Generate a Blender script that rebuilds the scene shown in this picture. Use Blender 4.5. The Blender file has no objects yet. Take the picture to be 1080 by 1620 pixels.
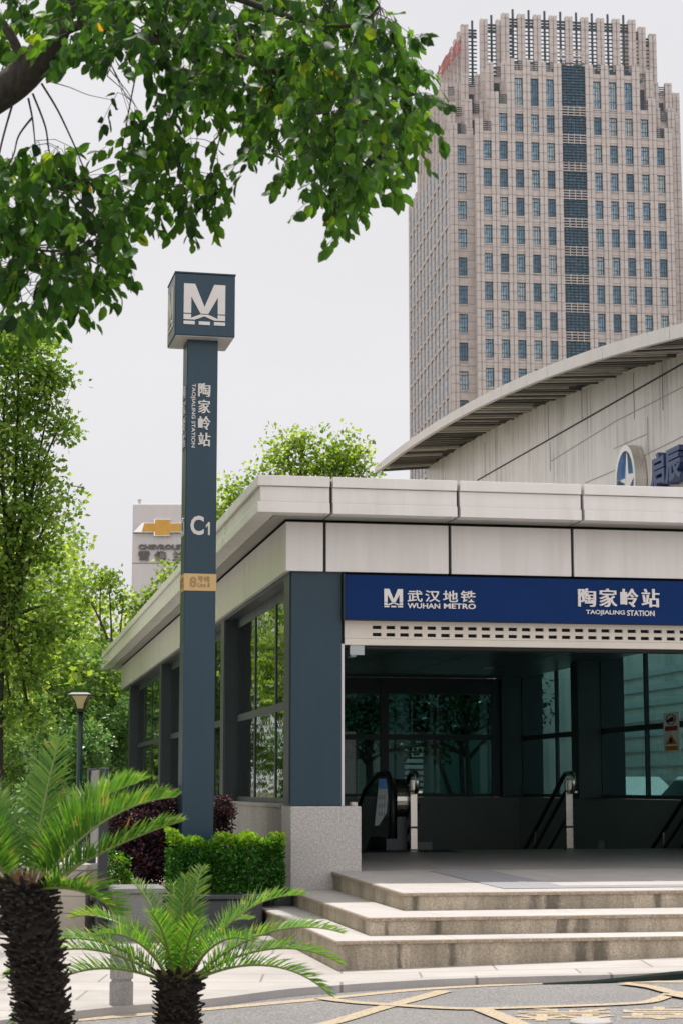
import bpy, bmesh, math, random
import numpy as np
from mathutils import Vector, Matrix
R = math.radians
scene = bpy.context.scene
col = scene.collection
# ------------------------------------------------------------------ camera, sky, sun, exposure
CAM_H = 1.39
FPX = 3000.0                       # focal length in pixels of the 1080 x 1620 photograph
PITCH = math.atan(435 / FPX)
cam_d = bpy.data.cameras.new('camera')
cam = bpy.data.objects.new('camera', cam_d); col.objects.link(cam)
cam.location = (0, 0, CAM_H)
cam.rotation_euler = (R(90) + PITCH, 0, 0)
cam_d.sensor_fit = 'VERTICAL'; cam_d.sensor_height = 36.0; cam_d.lens = 36.0 * FPX / 1620
cam_d.dof.use_dof = True; cam_d.dof.focus_distance = 21.0; cam_d.dof.aperture_fstop = 6.3
cam_d.clip_end = 3000; cam_d.clip_start = 0.1
scene.camera = cam

SUN_EL, SUN_AZ = R(68), R(17)      # azimuth: degrees left of straight ahead (sun stands behind the pavilion)
sun_dir = Vector((-math.sin(SUN_AZ) * math.cos(SUN_EL), math.cos(SUN_AZ) * math.cos(SUN_EL), math.sin(SUN_EL)))
sd = bpy.data.lights.new('sun', 'SUN'); sd.energy = 4.3; sd.angle = R(1.2); sd.color = (1.0, 0.955, 0.89)
so = bpy.data.objects.new('sun', sd); col.objects.link(so)
so.rotation_euler = sun_dir.to_track_quat('Z', 'Y').to_euler()
so.location = (0, 0, 60)

w = bpy.data.worlds.new('World'); scene.world = w; w.use_nodes = True
nt = w.node_tree; nt.nodes.clear()
sky = nt.nodes.new('ShaderNodeTexSky'); sky.sky_type = 'NISHITA'; sky.sun_disc = False
sky.sun_elevation = SUN_EL; sky.sun_rotation = -SUN_AZ
sky.air_density = 1.2; sky.dust_density = 6.0
bg1 = nt.nodes.new('ShaderNodeBackground'); bg1.inputs['Strength'].default_value = 0.1
nt.links.new(sky.outputs[0], bg1.inputs['Color'])
bg2 = nt.nodes.new('ShaderNodeBackground')           # thin white overcast
bg2.inputs['Color'].default_value = (0.80, 0.785, 0.805, 1); bg2.inputs['Strength'].default_value = 1.0
# extra sky brightness added overhead and behind the viewer to lift camera-facing fronts
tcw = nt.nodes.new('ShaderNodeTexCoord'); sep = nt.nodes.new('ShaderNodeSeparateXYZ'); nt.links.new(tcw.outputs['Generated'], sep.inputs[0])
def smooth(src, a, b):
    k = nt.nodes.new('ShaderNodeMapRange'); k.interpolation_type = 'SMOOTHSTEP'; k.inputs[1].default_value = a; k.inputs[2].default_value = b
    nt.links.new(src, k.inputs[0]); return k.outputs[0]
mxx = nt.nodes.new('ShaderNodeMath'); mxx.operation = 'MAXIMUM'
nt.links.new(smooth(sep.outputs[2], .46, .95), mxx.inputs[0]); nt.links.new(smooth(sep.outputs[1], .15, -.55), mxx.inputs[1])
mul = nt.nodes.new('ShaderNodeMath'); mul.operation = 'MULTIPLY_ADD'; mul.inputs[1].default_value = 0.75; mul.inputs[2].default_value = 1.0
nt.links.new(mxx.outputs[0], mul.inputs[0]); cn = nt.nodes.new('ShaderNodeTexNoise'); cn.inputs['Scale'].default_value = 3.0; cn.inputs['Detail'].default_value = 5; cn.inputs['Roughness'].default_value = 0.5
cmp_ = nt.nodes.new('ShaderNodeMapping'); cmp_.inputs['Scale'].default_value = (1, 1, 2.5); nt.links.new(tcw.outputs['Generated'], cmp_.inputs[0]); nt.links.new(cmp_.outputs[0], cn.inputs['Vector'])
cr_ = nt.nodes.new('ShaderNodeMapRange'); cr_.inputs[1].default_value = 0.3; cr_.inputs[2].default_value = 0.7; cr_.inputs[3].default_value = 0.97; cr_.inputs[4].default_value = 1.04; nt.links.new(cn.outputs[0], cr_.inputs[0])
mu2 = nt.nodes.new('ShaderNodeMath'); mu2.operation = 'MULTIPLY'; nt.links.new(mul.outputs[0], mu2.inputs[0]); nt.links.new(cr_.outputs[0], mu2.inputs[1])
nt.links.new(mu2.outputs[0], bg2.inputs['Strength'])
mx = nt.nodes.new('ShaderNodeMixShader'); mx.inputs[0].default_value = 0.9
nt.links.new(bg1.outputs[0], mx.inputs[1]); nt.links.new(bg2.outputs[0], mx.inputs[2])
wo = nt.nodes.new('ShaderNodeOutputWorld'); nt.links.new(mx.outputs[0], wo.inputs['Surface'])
vs = scene.view_settings
vs.view_transform = 'Standard'; vs.look = 'None'; vs.exposure = 0.1; vs.gamma = 1.0; vs.use_curve_mapping = False
scene.render.engine = 'CYCLES'
scene.cycles.max_bounces = 8; scene.cycles.transparent_max_bounces = 12
scene.cycles.use_denoising = True

# ------------------------------------------------------------------ measuring helpers: a pixel of the photo at a known distance
CP, SP = math.cos(PITCH), math.sin(PITCH)
def ray(px, py):
    u = (px - 540) / FPX; v = (810 - py) / FPX
    return u, CP - v * SP, SP + v * CP
def at(px, py, Y):
    d = ray(px, py); t = Y / d[1]
    return Vector((d[0] * t, Y, CAM_H + d[2] * t))
def onz(px, py, z):
    d = ray(px, py); t = (z - CAM_H) / d[2]
    return Vector((d[0] * t, d[1] * t, z))
ANG = R(10.5)
EX = (math.cos(ANG), math.sin(ANG)); SY = (-math.sin(ANG), math.cos(ANG))
B0 = (-0.5297, 20.0)
def wor(x, y, z=0.0):
    return Vector((B0[0] + x * EX[0] + y * SY[0], B0[1] + x * EX[1] + y * SY[1], z))
def loc(p):
    dx, dy = p[0] - B0[0], p[1] - B0[1]
    return Vector((dx * EX[0] + dy * EX[1], dx * SY[0] + dy * SY[1], p[2]))
def on_x(px, py, xl):
    d = ray(px, py)
    t = (xl + B0[0] * EX[0] + B0[1] * EX[1]) / (d[0] * EX[0] + d[1] * EX[1])
    return loc((d[0] * t, d[1] * t, CAM_H + d[2] * t))
def on_y(px, py, yl):
    d = ray(px, py)
    t = (yl + B0[0] * SY[0] + B0[1] * SY[1]) / (d[0] * SY[0] + d[1] * SY[1])
    return loc((d[0] * t, d[1] * t, CAM_H + d[2] * t))

# ------------------------------------------------------------------ materials
def nodes(name):
    m = bpy.data.materials.new(name); m.use_nodes = True
    t = m.node_tree; b = t.nodes['Principled BSDF']
    return m, t, b
def lk(t, a, b): t.links.new(a, b)
def noise(t, scale, detail=4, rough=0.6, stretch=None, coord='Object'):
    tc = t.nodes.new('ShaderNodeTexCoord'); n = t.nodes.new('ShaderNodeTexNoise')
    n.inputs['Scale'].default_value = scale; n.inputs['Detail'].default_value = detail; n.inputs['Roughness'].default_value = rough
    if stretch:
        mp = t.nodes.new('ShaderNodeMapping'); mp.inputs['Scale'].default_value = stretch
        lk(t, tc.outputs[coord], mp.inputs[0]); lk(t, mp.outputs[0], n.inputs['Vector'])
    else: lk(t, tc.outputs[coord], n.inputs['Vector'])
    return n
def ramp(t, src, stops):
    r = t.nodes.new('ShaderNodeValToRGB'); e = r.color_ramp.elements
    while len(e) > 1: e.remove(e[-1])
    e[0].position = stops[0][0]; e[0].color = tuple(stops[0][1]) + (1,)
    for p, c in stops[1:]:
        k = e.new(p); k.color = tuple(c) + (1,)
    lk(t, src, r.inputs[0]); return r
def mixc(t, fac, a, b, mode='MIX'):
    m = t.nodes.new('ShaderNodeMix'); m.data_type = 'RGBA'; m.blend_type = mode
    if isinstance(fac, (int, float)): m.inputs[0].default_value = fac
    else: lk(t, fac, m.inputs[0])
    for i, v in ((6, a), (7, b)):
        if isinstance(v, tuple): m.inputs[i].default_value = tuple(v[:3]) + (1,)
        else: lk(t, v, m.inputs[i])
    return m.outputs[2]
def bump(t, b, src, strength=0.3, dist=0.01):
    n = t.nodes.new('ShaderNodeBump'); n.inputs['Strength'].default_value = strength; n.inputs['Distance'].default_value = dist
    lk(t, src, n.inputs['Height']); lk(t, n.outputs[0], b.inputs['Normal'])
def plain(name, c, rough=0.5, metal=0.0, var=0.12, vscale=3.0, stretch=None, spec=0.5, bmp=0.0, bscale=40):
    m, t, b = nodes(name)
    n = noise(t, vscale, 5, 0.65, stretch)
    lo = tuple(x * (1 - var) for x in c); hi = tuple(min(1, x * (1 + var)) for x in c)
    r = ramp(t, n.outputs[0], [(0.3, lo), (0.7, hi)])
    lk(t, r.outputs[0], b.inputs['Base Color'])
    rr = t.nodes.new('ShaderNodeMapRange'); rr.inputs[3].default_value = max(0, rough - .08); rr.inputs[4].default_value = min(1, rough + .08)
    lk(t, n.outputs[0], rr.inputs[0]); lk(t, rr.outputs[0], b.inputs['Roughness'])
    b.inputs['Metallic'].default_value = metal
    b.inputs['Specular IOR Level'].default_value = spec
    if bmp: bump(t, b, noise(t, bscale, 4, 0.6).outputs[0], bmp, 0.01)
    return m
def streaked(name, c, dark, rough=0.45, fac=0.5, stretch=(7, 7, 0.5), metal=0.0):
    """metal or stone panels with vertical rain streaks"""
    m, t, b = nodes(name)
    n = noise(t, 1.0, 6, 0.7, stretch); n2 = noise(t, 0.7, 4, 0.6)
    r = ramp(t, n.outputs[0], [(0.42, (0, 0, 0)), (0.72, (1, 1, 1))])
    r2 = ramp(t, n2.outputs[0], [(0.35, (0.15,) * 3), (0.65, (1, 1, 1))])
    f = mixc(t, 1.0, r.outputs[0], r2.outputs[0], 'MULTIPLY')
    mm = t.nodes.new('ShaderNodeMath'); mm.operation = 'MULTIPLY'; mm.inputs[1].default_value = fac
    lk(t, f, mm.inputs[0])
    lk(t, mixc(t, mm.outputs[0], c, dark), b.inputs['Base Color'])
    b.inputs['Roughness'].default_value = rough; b.inputs['Metallic'].default_value = metal
    return m
def speckle(name, c1, c2, c3, scale=220, rough=0.75, dirt=None):
    m, t, b = nodes(name)
    n = noise(t, scale, 2, 0.5); n2 = noise(t, scale * .45, 3, 0.6)
    r = ramp(t, n.outputs[0], [(0.36, c2), (0.5, c1), (0.66, c3)])
    o = mixc(t, 0.35, r.outputs[0], ramp(t, n2.outputs[0], [(0.4, c2), (0.6, c3)]).outputs[0])
    if dirt:
        d = noise(t, 1.0, 6, 0.75, dirt[1])
        o = mixc(t, ramp(t, d.outputs[0], [(0.42, (0, 0, 0)), (0.7, (dirt[2],) * 3)]).outputs[0], o, dirt[0])
    lk(t, o, b.inputs['Base Color']); b.inputs['Roughness'].default_value = rough
    bump(t, b, n.outputs[0], 0.25, 0.004)
    return m
def glassy(name, tint, refl=(0.9, 0.95, 0.93), base=0.06, ior=1.5, wob=0.0, single=False):
    """dark tinted pane: tinted see-through plus a sharp mirror that grows at grazing angles"""
    m, t, b = nodes(name); t.nodes.remove(b); out = t.nodes['Material Output']
    tr = t.nodes.new('ShaderNodeBsdfTransparent'); tr.inputs[0].default_value = tint + (1,)
    gl = t.nodes.new('ShaderNodeBsdfGlossy'); gl.inputs[0].default_value = refl + (1,); gl.inputs['Roughness'].default_value = 0.015
    if wob:
        n = noise(t, 1.6, 2, 0.5, (1, 1, 2.2)); bp = t.nodes.new('ShaderNodeBump'); bp.inputs['Strength'].default_value = wob; bp.inputs['Distance'].default_value = 0.02
        lk(t, n.outputs[0], bp.inputs['Height']); lk(t, bp.outputs[0], gl.inputs['Normal'])
    fr = t.nodes.new('ShaderNodeFresnel'); fr.inputs[0].default_value = ior
    ad = t.nodes.new('ShaderNodeMath'); ad.operation = 'ADD'; ad.inputs[1].default_value = base; ad.use_clamp = True
    lk(t, fr.outputs[0], ad.inputs[0])
    if single:      # only the outer face of the thin pane mirrors and tints; the inner face lets light through
        ge = t.nodes.new('ShaderNodeNewGeometry'); inv = t.nodes.new('ShaderNodeMath'); inv.operation = 'SUBTRACT'; inv.inputs[0].default_value = 1.0
        lk(t, ge.outputs['Backfacing'], inv.inputs[1]); mu = t.nodes.new('ShaderNodeMath'); mu.operation = 'MULTIPLY'
        lk(t, ad.outputs[0], mu.inputs[0]); lk(t, inv.outputs[0], mu.inputs[1]); ad = mu
        lk(t, mixc(t, ge.outputs['Backfacing'], tint, (1, 1, 1)), tr.inputs[0])
    ms = t.nodes.new('ShaderNodeMixShader'); lk(t, ad.outputs[0], ms.inputs[0]); lk(t, tr.outputs[0], ms.inputs[1]); lk(t, gl.outputs[0], ms.inputs[2])
    lk(t, ms.outputs[0], out.inputs['Surface'])
    return m
def leafmat(name, stops, trans=0.4, rough=0.42, tcol=1.5, spec=0.4, warm=1.0):
    m, t, b = nodes(name); out = t.nodes['Material Output']
    a = t.nodes.new('ShaderNodeAttribute'); a.attribute_name = 'var'
    r = ramp(t, a.outputs['Fac'], stops)
    lk(t, r.outputs[0], b.inputs['Base Color']); b.inputs['Roughness'].default_value = rough; b.inputs['Specular IOR Level'].default_value = spec
    tl = t.nodes.new('ShaderNodeBsdfTranslucent')
    lk(t, mixc(t, 1.0, r.outputs[0], (tcol * warm, tcol * 1.12, tcol * .55), 'MULTIPLY'), tl.inputs[0])
    ms = t.nodes.new('ShaderNodeMixShader'); ms.inputs[0].default_value = trans
    lk(t, b.outputs[0], ms.inputs[1]); lk(t, tl.outputs[0], ms.inputs[2]); lk(t, ms.outputs[0], out.inputs['Surface'])
    return m
def joints(name, c, cj, bw, bh, mortar=0.01, rough=0.7, var=0.15, offset=0.5, plane='XY', speck=True):
    """stone slabs with joints; plane picks which two object axes carry the slab grid"""
    m, t, b = nodes(name)
    tc = t.nodes.new('ShaderNodeTexCoord'); br = t.nodes.new('ShaderNodeTexBrick')
    if plane != 'XY':
        s = t.nodes.new('ShaderNodeSeparateXYZ'); k = t.nodes.new('ShaderNodeCombineXYZ'); lk(t, tc.outputs['Object'], s.inputs[0])
        if plane == 'SUM':
            ad = t.nodes.new('ShaderNodeMath'); lk(t, s.outputs[0], ad.inputs[0]); lk(t, s.outputs[1], ad.inputs[1]); lk(t, ad.outputs[0], k.inputs[0])
        else: lk(t, s.outputs[{'X': 0, 'Y': 1}[plane[0]]], k.inputs[0])
        lk(t, s.outputs[2], k.inputs[1]); lk(t, k.outputs[0], br.inputs['Vector'])
    else: lk(t, tc.outputs['Object'], br.inputs['Vector'])
    br.offset = offset
    br.inputs['Scale'].default_value = 1.0; br.inputs['Brick Width'].default_value = bw; br.inputs['Row Height'].default_value = bh
    br.inputs['Mortar Size'].default_value = mortar; br.inputs['Mortar Smooth'].default_value = 0.1; br.inputs['Bias'].default_value = 0
    br.inputs['Color1'].default_value = tuple(x * (1 - var) for x in c) + (1,)
    br.inputs['Color2'].default_value = tuple(min(1, x * (1 + var)) for x in c) + (1,)
    br.inputs['Mortar'].default_value = cj + (1,)
    o = br.outputs[0]
    n = noise(t, 1.3, 6, 0.7)
    o = mixc(t, 0.5, o, ramp(t, n.outputs[0], [(0.3, (0.62,) * 3), (0.7, (1.15,) * 3)]).outputs[0], 'MULTIPLY')
    if speck:
        n2 = noise(t, 150, 2, 0.5)
        o = mixc(t, 0.4, o, ramp(t, n2.outputs[0], [(0.35, (0.7,) * 3), (0.65, (1.2,) * 3)]).outputs[0], 'MULTIPLY')
    lk(t, o, b.inputs['Base Color']); b.inputs['Roughness'].default_value = rough
    return m

M = {}
M['panel'] = streaked('panel_metal', (0.69, 0.655, 0.625), (0.46, 0.42, 0.36), 0.26, 0.5, (3.5, 3.5, 0.22))
M['panel_side'] = M['panel']
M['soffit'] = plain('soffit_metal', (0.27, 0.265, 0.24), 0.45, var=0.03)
M['gap'] = plain('gap_dark', (0.02, 0.024, 0.024), 0.7)
M['bluegrey'] = plain('bluegrey_paint', (0.017, 0.042, 0.060), 0.36, var=0.10, spec=0.3, vscale=1.5, stretch=(3, 3, 0.6))
M['frame'] = plain('frame_dark', (0.022, 0.032, 0.036), 0.42, var=0.1)
M['interior'] = plain('interior_wall', (0.14, 0.16, 0.15), 0.35, var=0.15, vscale=0.6)
M['ceil'] = plain('ceiling_panel', (0.08, 0.096, 0.092), 0.32, var=0.12)
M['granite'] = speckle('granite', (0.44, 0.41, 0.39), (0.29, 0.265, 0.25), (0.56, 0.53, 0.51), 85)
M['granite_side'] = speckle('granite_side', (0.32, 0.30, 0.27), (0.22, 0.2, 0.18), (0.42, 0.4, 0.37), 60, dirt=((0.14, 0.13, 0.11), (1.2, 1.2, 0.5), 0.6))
M['tread'] = joints('step_tread', (0.43, 0.40, 0.38), (0.26, 0.24, 0.22), 1.2, 3.0, 0.004, 0.7, 0.04, 0.5)
M['riser'] = speckle('step_riser', (0.45, 0.375, 0.285), (0.30, 0.24, 0.165), (0.56, 0.48, 0.38), 110, dirt=((0.10, 0.085, 0.055), (1.7, 1.7, 0.3), 0.9))
def stained():
    # water stains that run down the risers at three places
    m = M['riser']; t = m.node_tree; b = t.nodes['Principled BSDF']; old = b.inputs['Base Color'].links[0].from_socket
    tc = t.nodes.new('ShaderNodeTexCoord'); sp_ = t.nodes.new('ShaderNodeSeparateXYZ'); lk(t, tc.outputs['Object'], sp_.inputs[0])
    n = noise(t, 9.0, 6, 0.8, (2.6, 2.6, 0.9)); acc = None
    for xc, wd in ((1.62, .13), (1.75, .10), (1.80, .12), (.55, .07), (2.75, .09), (3.35, .07), (.12, .05)):
        s = t.nodes.new('ShaderNodeMath'); s.operation = 'SUBTRACT'; s.inputs[1].default_value = xc; lk(t, sp_.outputs[0], s.inputs[0])
        a = t.nodes.new('ShaderNodeMath'); a.operation = 'ABSOLUTE'; lk(t, s.outputs[0], a.inputs[0])
        k = t.nodes.new('ShaderNodeMapRange'); k.inputs[1].default_value = wd; k.inputs[2].default_value = 0.0; lk(t, a.outputs[0], k.inputs[0])
        if acc is None: acc = k.outputs[0]
        else:
            x = t.nodes.new('ShaderNodeMath'); x.operation = 'MAXIMUM'; lk(t, acc, x.inputs[0]); lk(t, k.outputs[0], x.inputs[1]); acc = x.outputs[0]
    q = t.nodes.new('ShaderNodeMath'); q.operation = 'MULTIPLY'; lk(t, acc, q.inputs[0]); lk(t, n.outputs[0], q.inputs[1])
    f = ramp(t, q.outputs[0], [(.20, (0, 0, 0)), (.42, (.72, .72, .72))])
    lk(t, mixc(t, f.outputs[0], old, (.055, .048, .034)), b.inputs['Base Color'])
stained()
M['lip'] = speckle('tread_lip', (0.30, 0.235, 0.16), (0.20, 0.15, 0.095), (0.42, 0.34, 0.25), 60)
M['floor'] = joints('floor_slab', (0.36, 0.335, 0.32), (0.24, 0.22, 0.21), 0.8, 0.8, 0.004, 0.5, 0.05, 0.0)
M['tactile'] = plain('tactile_stone', (0.25, 0.245, 0.26), 0.7, var=0.2, vscale=60)
M['blue'] = plain('sign_blue', (0.001, 0.022, 0.105), 0.5, var=0.1, spec=0.12)
M['white'] = plain('letter_white', (0.66, 0.62, 0.60), 0.5, var=0.05)
M['shutter'] = plain('shutter_cream', (0.62, 0.56, 0.48), 0.45, var=0.06, vscale=2)
M['steel'] = plain('steel', (0.52, 0.48, 0.42), 0.28, metal=1.0, var=0.08)
M['rubber'] = plain('rubber', (0.012, 0.013, 0.014), 0.45)
M['kerb_shade_dirt'] = plain('kerb_shade_dirt', (0.014, 0.020, 0.017), 0.9, spec=0.05)
M['glass'] = glassy('pane_glass', (0.60, 0.76, 0.72), base=0.06, wob=0.14)
M['glass_in'] = glassy('pane_glass_rear', (0.14, 0.31, 0.31), base=0.0, ior=1.35, single=True)
M['esc_glass'] = glassy('escalator_glass', (0.03, 0.06, 0.05), base=0.08)
M['totem'] = plain('totem_paint', (0.017, 0.046, 0.070), 0.32, spec=0.35, var=0.14, vscale=1.2, stretch=(2, 2, 0.5))
M['totem_under'] = plain('totem_underside', (0.42, 0.40, 0.36), 0.45)
M['gold'] = plain('gold_band', (0.60, 0.40, 0.17), 0.4, var=0.06)
M['brown'] = plain('band_letters', (0.36, 0.22, 0.09), 0.5)
M['tower'] = joints('tower_stone', (0.49, 0.432, 0.402), (0.25, 0.212, 0.198), 40.0, 1.17, 0.045, 0.75, 0.05, 0.0, 'SUM', False)
M['tower_win'] = plain('tower_pane', (0.05, 0.13, 0.17), 0.1, var=0.5, vscale=0.35)
def towerglass():
    m, t, b = nodes('tower_pane'); oi = t.nodes.new('ShaderNodeObjectInfo'); n = noise(t, 2.2, 2, 0.5)
    ad = t.nodes.new('ShaderNodeMath'); ad.operation = 'MULTIPLY_ADD'; ad.inputs[1].default_value = .55; lk(t, oi.outputs['Random'], ad.inputs[0]); lk(t, n.outputs[0], ad.inputs[2])
    r = ramp(t, ad.outputs[0], [(.32, (.018, .055, .095)), (.62, (.055, .135, .205)), (.92, (.17, .30, .40)), (1.0, (.36, .42, .42))])
    lk(t, r.outputs[0], b.inputs['Base Color']); b.inputs['Roughness'].default_value = .12; return m
M['tower_win'] = towerglass()
M['tower_dark'] = plain('tower_louvre', (0.030, 0.048, 0.058), 0.5)
M['tower_frame'] = plain('tower_frame', (0.030, 0.045, 0.055), 0.4)
M['tower_mul'] = plain('tower_mullion', (0.20, 0.25, 0.26), 0.5)
M['red'] = plain('red_letters', (0.38, 0.12, 0.11), 0.5)
M['deal_wall'] = streaked('cladding', (0.84, 0.785, 0.745), (0.20, 0.175, 0.15), 0.4, 0.9, (5.5, 5.5, 0.07))
M['deal_roof'] = streaked('roof_edge', (0.60, 0.56, 0.52), (0.38, 0.35, 0.31), 0.45, 0.4, (2, 2, 1))
M['deal_slat'] = plain('slat_dark', (0.10, 0.085, 0.065), 0.5, var=0.3)
M['chrome'] = plain('chrome', (0.72, 0.69, 0.64), 0.25, metal=0.9, var=0.05)
M['navy'] = plain('navy_letters', (0.045, 0.075, 0.18), 0.4)
M['emb_blue'] = plain('emblem_blue', (0.06, 0.24, 0.60), 0.25, var=0.3, vscale=2)
M['pylon'] = streaked('pylon_face', (0.50, 0.47, 0.46), (0.36, 0.33, 0.32), 0.5, 0.4, (2, 2, 0.3))
M['bow'] = plain('bow_gold', (0.50, 0.26, 0.03), 0.35, var=0.12)
M['darklet'] = plain('letter_dark', (0.10, 0.09, 0.085), 0.5)
M['bark'] = plain('bark', (0.045, 0.036, 0.028), 0.9, var=0.45, vscale=14, stretch=(3, 3, 0.6), bmp=0.8, bscale=22)
M['bark_far'] = plain('bark_far', (0.05, 0.045, 0.035), 0.9, var=0.4, vscale=8)
M['bark_palm'] = plain('palm_bark', (0.022, 0.016, 0.011), 0.95, var=0.6, vscale=20)
M['asphalt'] = None
M['pave'] = joints('pavement_slab', (0.40, 0.37, 0.35), (0.22, 0.20, 0.18), 1.2, 0.6, 0.010, 0.75, 0.06, 0.5)
M['kerb'] = joints('kerb_stone', (0.38, 0.355, 0.34), (0.17, 0.155, 0.145), 1.0, 50.0, 0.012, 0.75, 0.08, 0.0)
M['soil'] = plain('ground_soil', (0.10, 0.085, 0.05), 0.95, var=0.4, vscale=2)
M['plantdark'] = plain('planter_stone', (0.036, 0.040, 0.044), 0.45, var=0.15, vscale=8)
M['plantgrey'] = speckle('planter_cap', (0.17, 0.17, 0.165), (0.12, 0.12, 0.12), (0.23, 0.23, 0.22), 150)
M['bollard'] = speckle('bollard_stone', (0.30, 0.285, 0.265), (0.2, 0.19, 0.18), (0.38, 0.36, 0.34), 140, dirt=((0.12, 0.12, 0.11), (4, 4, 2), 0.5))
M['black'] = plain('black_metal', (0.014, 0.018, 0.022), 0.4)
M['board'] = plain('board_face', (0.26, 0.255, 0.25), 0.45)
M['beige'] = joints('beige_stone', (0.46, 0.40, 0.335), (0.26, 0.22, 0.18), 0.75, 0.165, 0.006, 0.75, 0.08, 0.5, 'XZ')
M['lampgreen'] = plain('lamp_green', (0.008, 0.035, 0.028), 0.4)
M['lampshade'] = plain('lamp_diffuser', (0.50, 0.44, 0.20), 0.45)
M['signwhite'] = plain('notice_white', (0.86, 0.85, 0.83), 0.5)
M['signred'] = plain('notice_red', (0.45, 0.03, 0.03), 0.5)
M['signorange'] = plain('notice_orange', (0.62, 0.22, 0.02), 0.5)
M['stickerblue'] = plain('sticker_blue', (0.03, 0.18, 0.42), 0.5)
M['stickergrey'] = plain('sticker_grey', (0.36, 0.39, 0.40), 0.5)
M['far_wall'] = joints('far_wall', (0.42, 0.40, 0.38), (0.3, 0.29, 0.28), 3.0, 1.2, 0.02, 0.7, 0.06, 0.0, 'SUM', False)
M['far_win'] = plain('far_window', (0.06, 0.09, 0.10), 0.15, var=0.3)
M['carwhite'] = plain('car_paint', (0.72, 0.72, 0.72), 0.2, var=0.03)
M['greenwall'] = plain('teal_wall', (0.05, 0.12, 0.105), 0.6)
M['louvre'] = plain('louvre_white', (0.62, 0.64, 0.64), 0.5)

def asphalt():
    m, t, b = nodes('asphalt')
    n = noise(t, 75, 3, 0.75); n2 = noise(t, 0.8, 5, 0.65)
    r = ramp(t, n.outputs[0], [(0.32, (0.085, 0.08, 0.078)), (0.5, (0.17, 0.162, 0.16)), (0.66, (0.33, 0.32, 0.315))])
    o = mixc(t, 0.6, r.outputs[0], ramp(t, n2.outputs[0], [(0.3, (0.72,) * 3), (0.7, (1.12,) * 3)]).outputs[0], 'MULTIPLY')
    lk(t, o, b.inputs['Base Color']); b.inputs['Roughness'].default_value = 0.9
    bump(t, b, n.outputs[0], 0.5, 0.006)
    return m
M['asphalt'] = asphalt()
def roadpaint():
    m, t, b = nodes('road_paint')
    n = noise(t, 45, 5, 0.7)
    r = ramp(t, n.outputs[0], [(0.36, (0.22, 0.195, 0.17)), (0.56, (0.43, 0.335, 0.215))])
    lk(t, r.outputs[0], b.inputs['Base Color']); b.inputs['Roughness'].default_value = 0.8
    return m
M['paint'] = roadpaint()
G = leafmat
M['leaf_near'] = G('leaf_near', [(0, (0.007, 0.026, 0.006)), (0.45, (0.026, 0.088, 0.014)), (0.85, (0.065, 0.17, 0.018)), (0.965, (0.14, 0.25, 0.02)), (1.0, (0.36, 0.24, 0.02))], 0.46, 0.5, 2.5, 0.22, 1.55)
M['leaf_mid'] = G('leaf_mid', [(0, (0.045, 0.10, 0.018)), (0.5, (0.14, 0.22, 0.03)), (1.0, (0.34, 0.40, 0.075))], 0.55, 0.42, 1.9, 0.4, 1.1)
M['leaf_bright'] = G('leaf_bright', [(0, (0.05, 0.11, 0.018)), (0.5, (0.16, 0.26, 0.045)), (1.0, (0.40, 0.47, 0.11))], 0.5, 0.45, 1.6)
M['leaf_far'] = G('leaf_far', [(0, (0.05, 0.11, 0.035)), (0.5, (0.13, 0.22, 0.055)), (1.0, (0.28, 0.36, 0.09))], 0.5, 0.45, 1.6)
M['leaf_bush'] = G('leaf_bush', [(0, (0.05, 0.13, 0.045)), (0.5, (0.14, 0.27, 0.09)), (1.0, (0.30, 0.42, 0.17))], 0.4, 0.35, 1.3)
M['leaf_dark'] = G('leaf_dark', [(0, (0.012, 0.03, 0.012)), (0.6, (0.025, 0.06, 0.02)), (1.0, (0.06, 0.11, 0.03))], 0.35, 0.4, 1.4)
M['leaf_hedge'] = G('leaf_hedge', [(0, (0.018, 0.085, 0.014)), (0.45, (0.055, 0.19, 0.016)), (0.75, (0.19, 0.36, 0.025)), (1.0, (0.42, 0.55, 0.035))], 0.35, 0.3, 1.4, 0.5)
M['leaf_purple'] = G('leaf_purple', [(0, (0.014, 0.010, 0.017)), (0.5, (0.06, 0.028, 0.045)), (0.9, (0.16, 0.085, 0.10)), (1.0, (0.40, 0.05, 0.07))], 0.25, 0.5, 1.2, 0.25)
M['leaf_palm'] = G('leaf_palm', [(0, (0.022, 0.080, 0.012)), (0.5, (0.075, 0.175, 0.022)), (0.85, (0.17, 0.275, 0.034)), (0.97, (0.27, 0.29, 0.06)), (1.0, (0.30, 0.19, 0.06))], 0.48, 0.5, 1.7, 0.5)
M['rachis'] = plain('rachis', (0.16, 0.20, 0.05), 0.45, var=0.2)
M['dry'] = plain('dry_frond', (0.34, 0.20, 0.06), 0.8, var=0.3)

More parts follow.
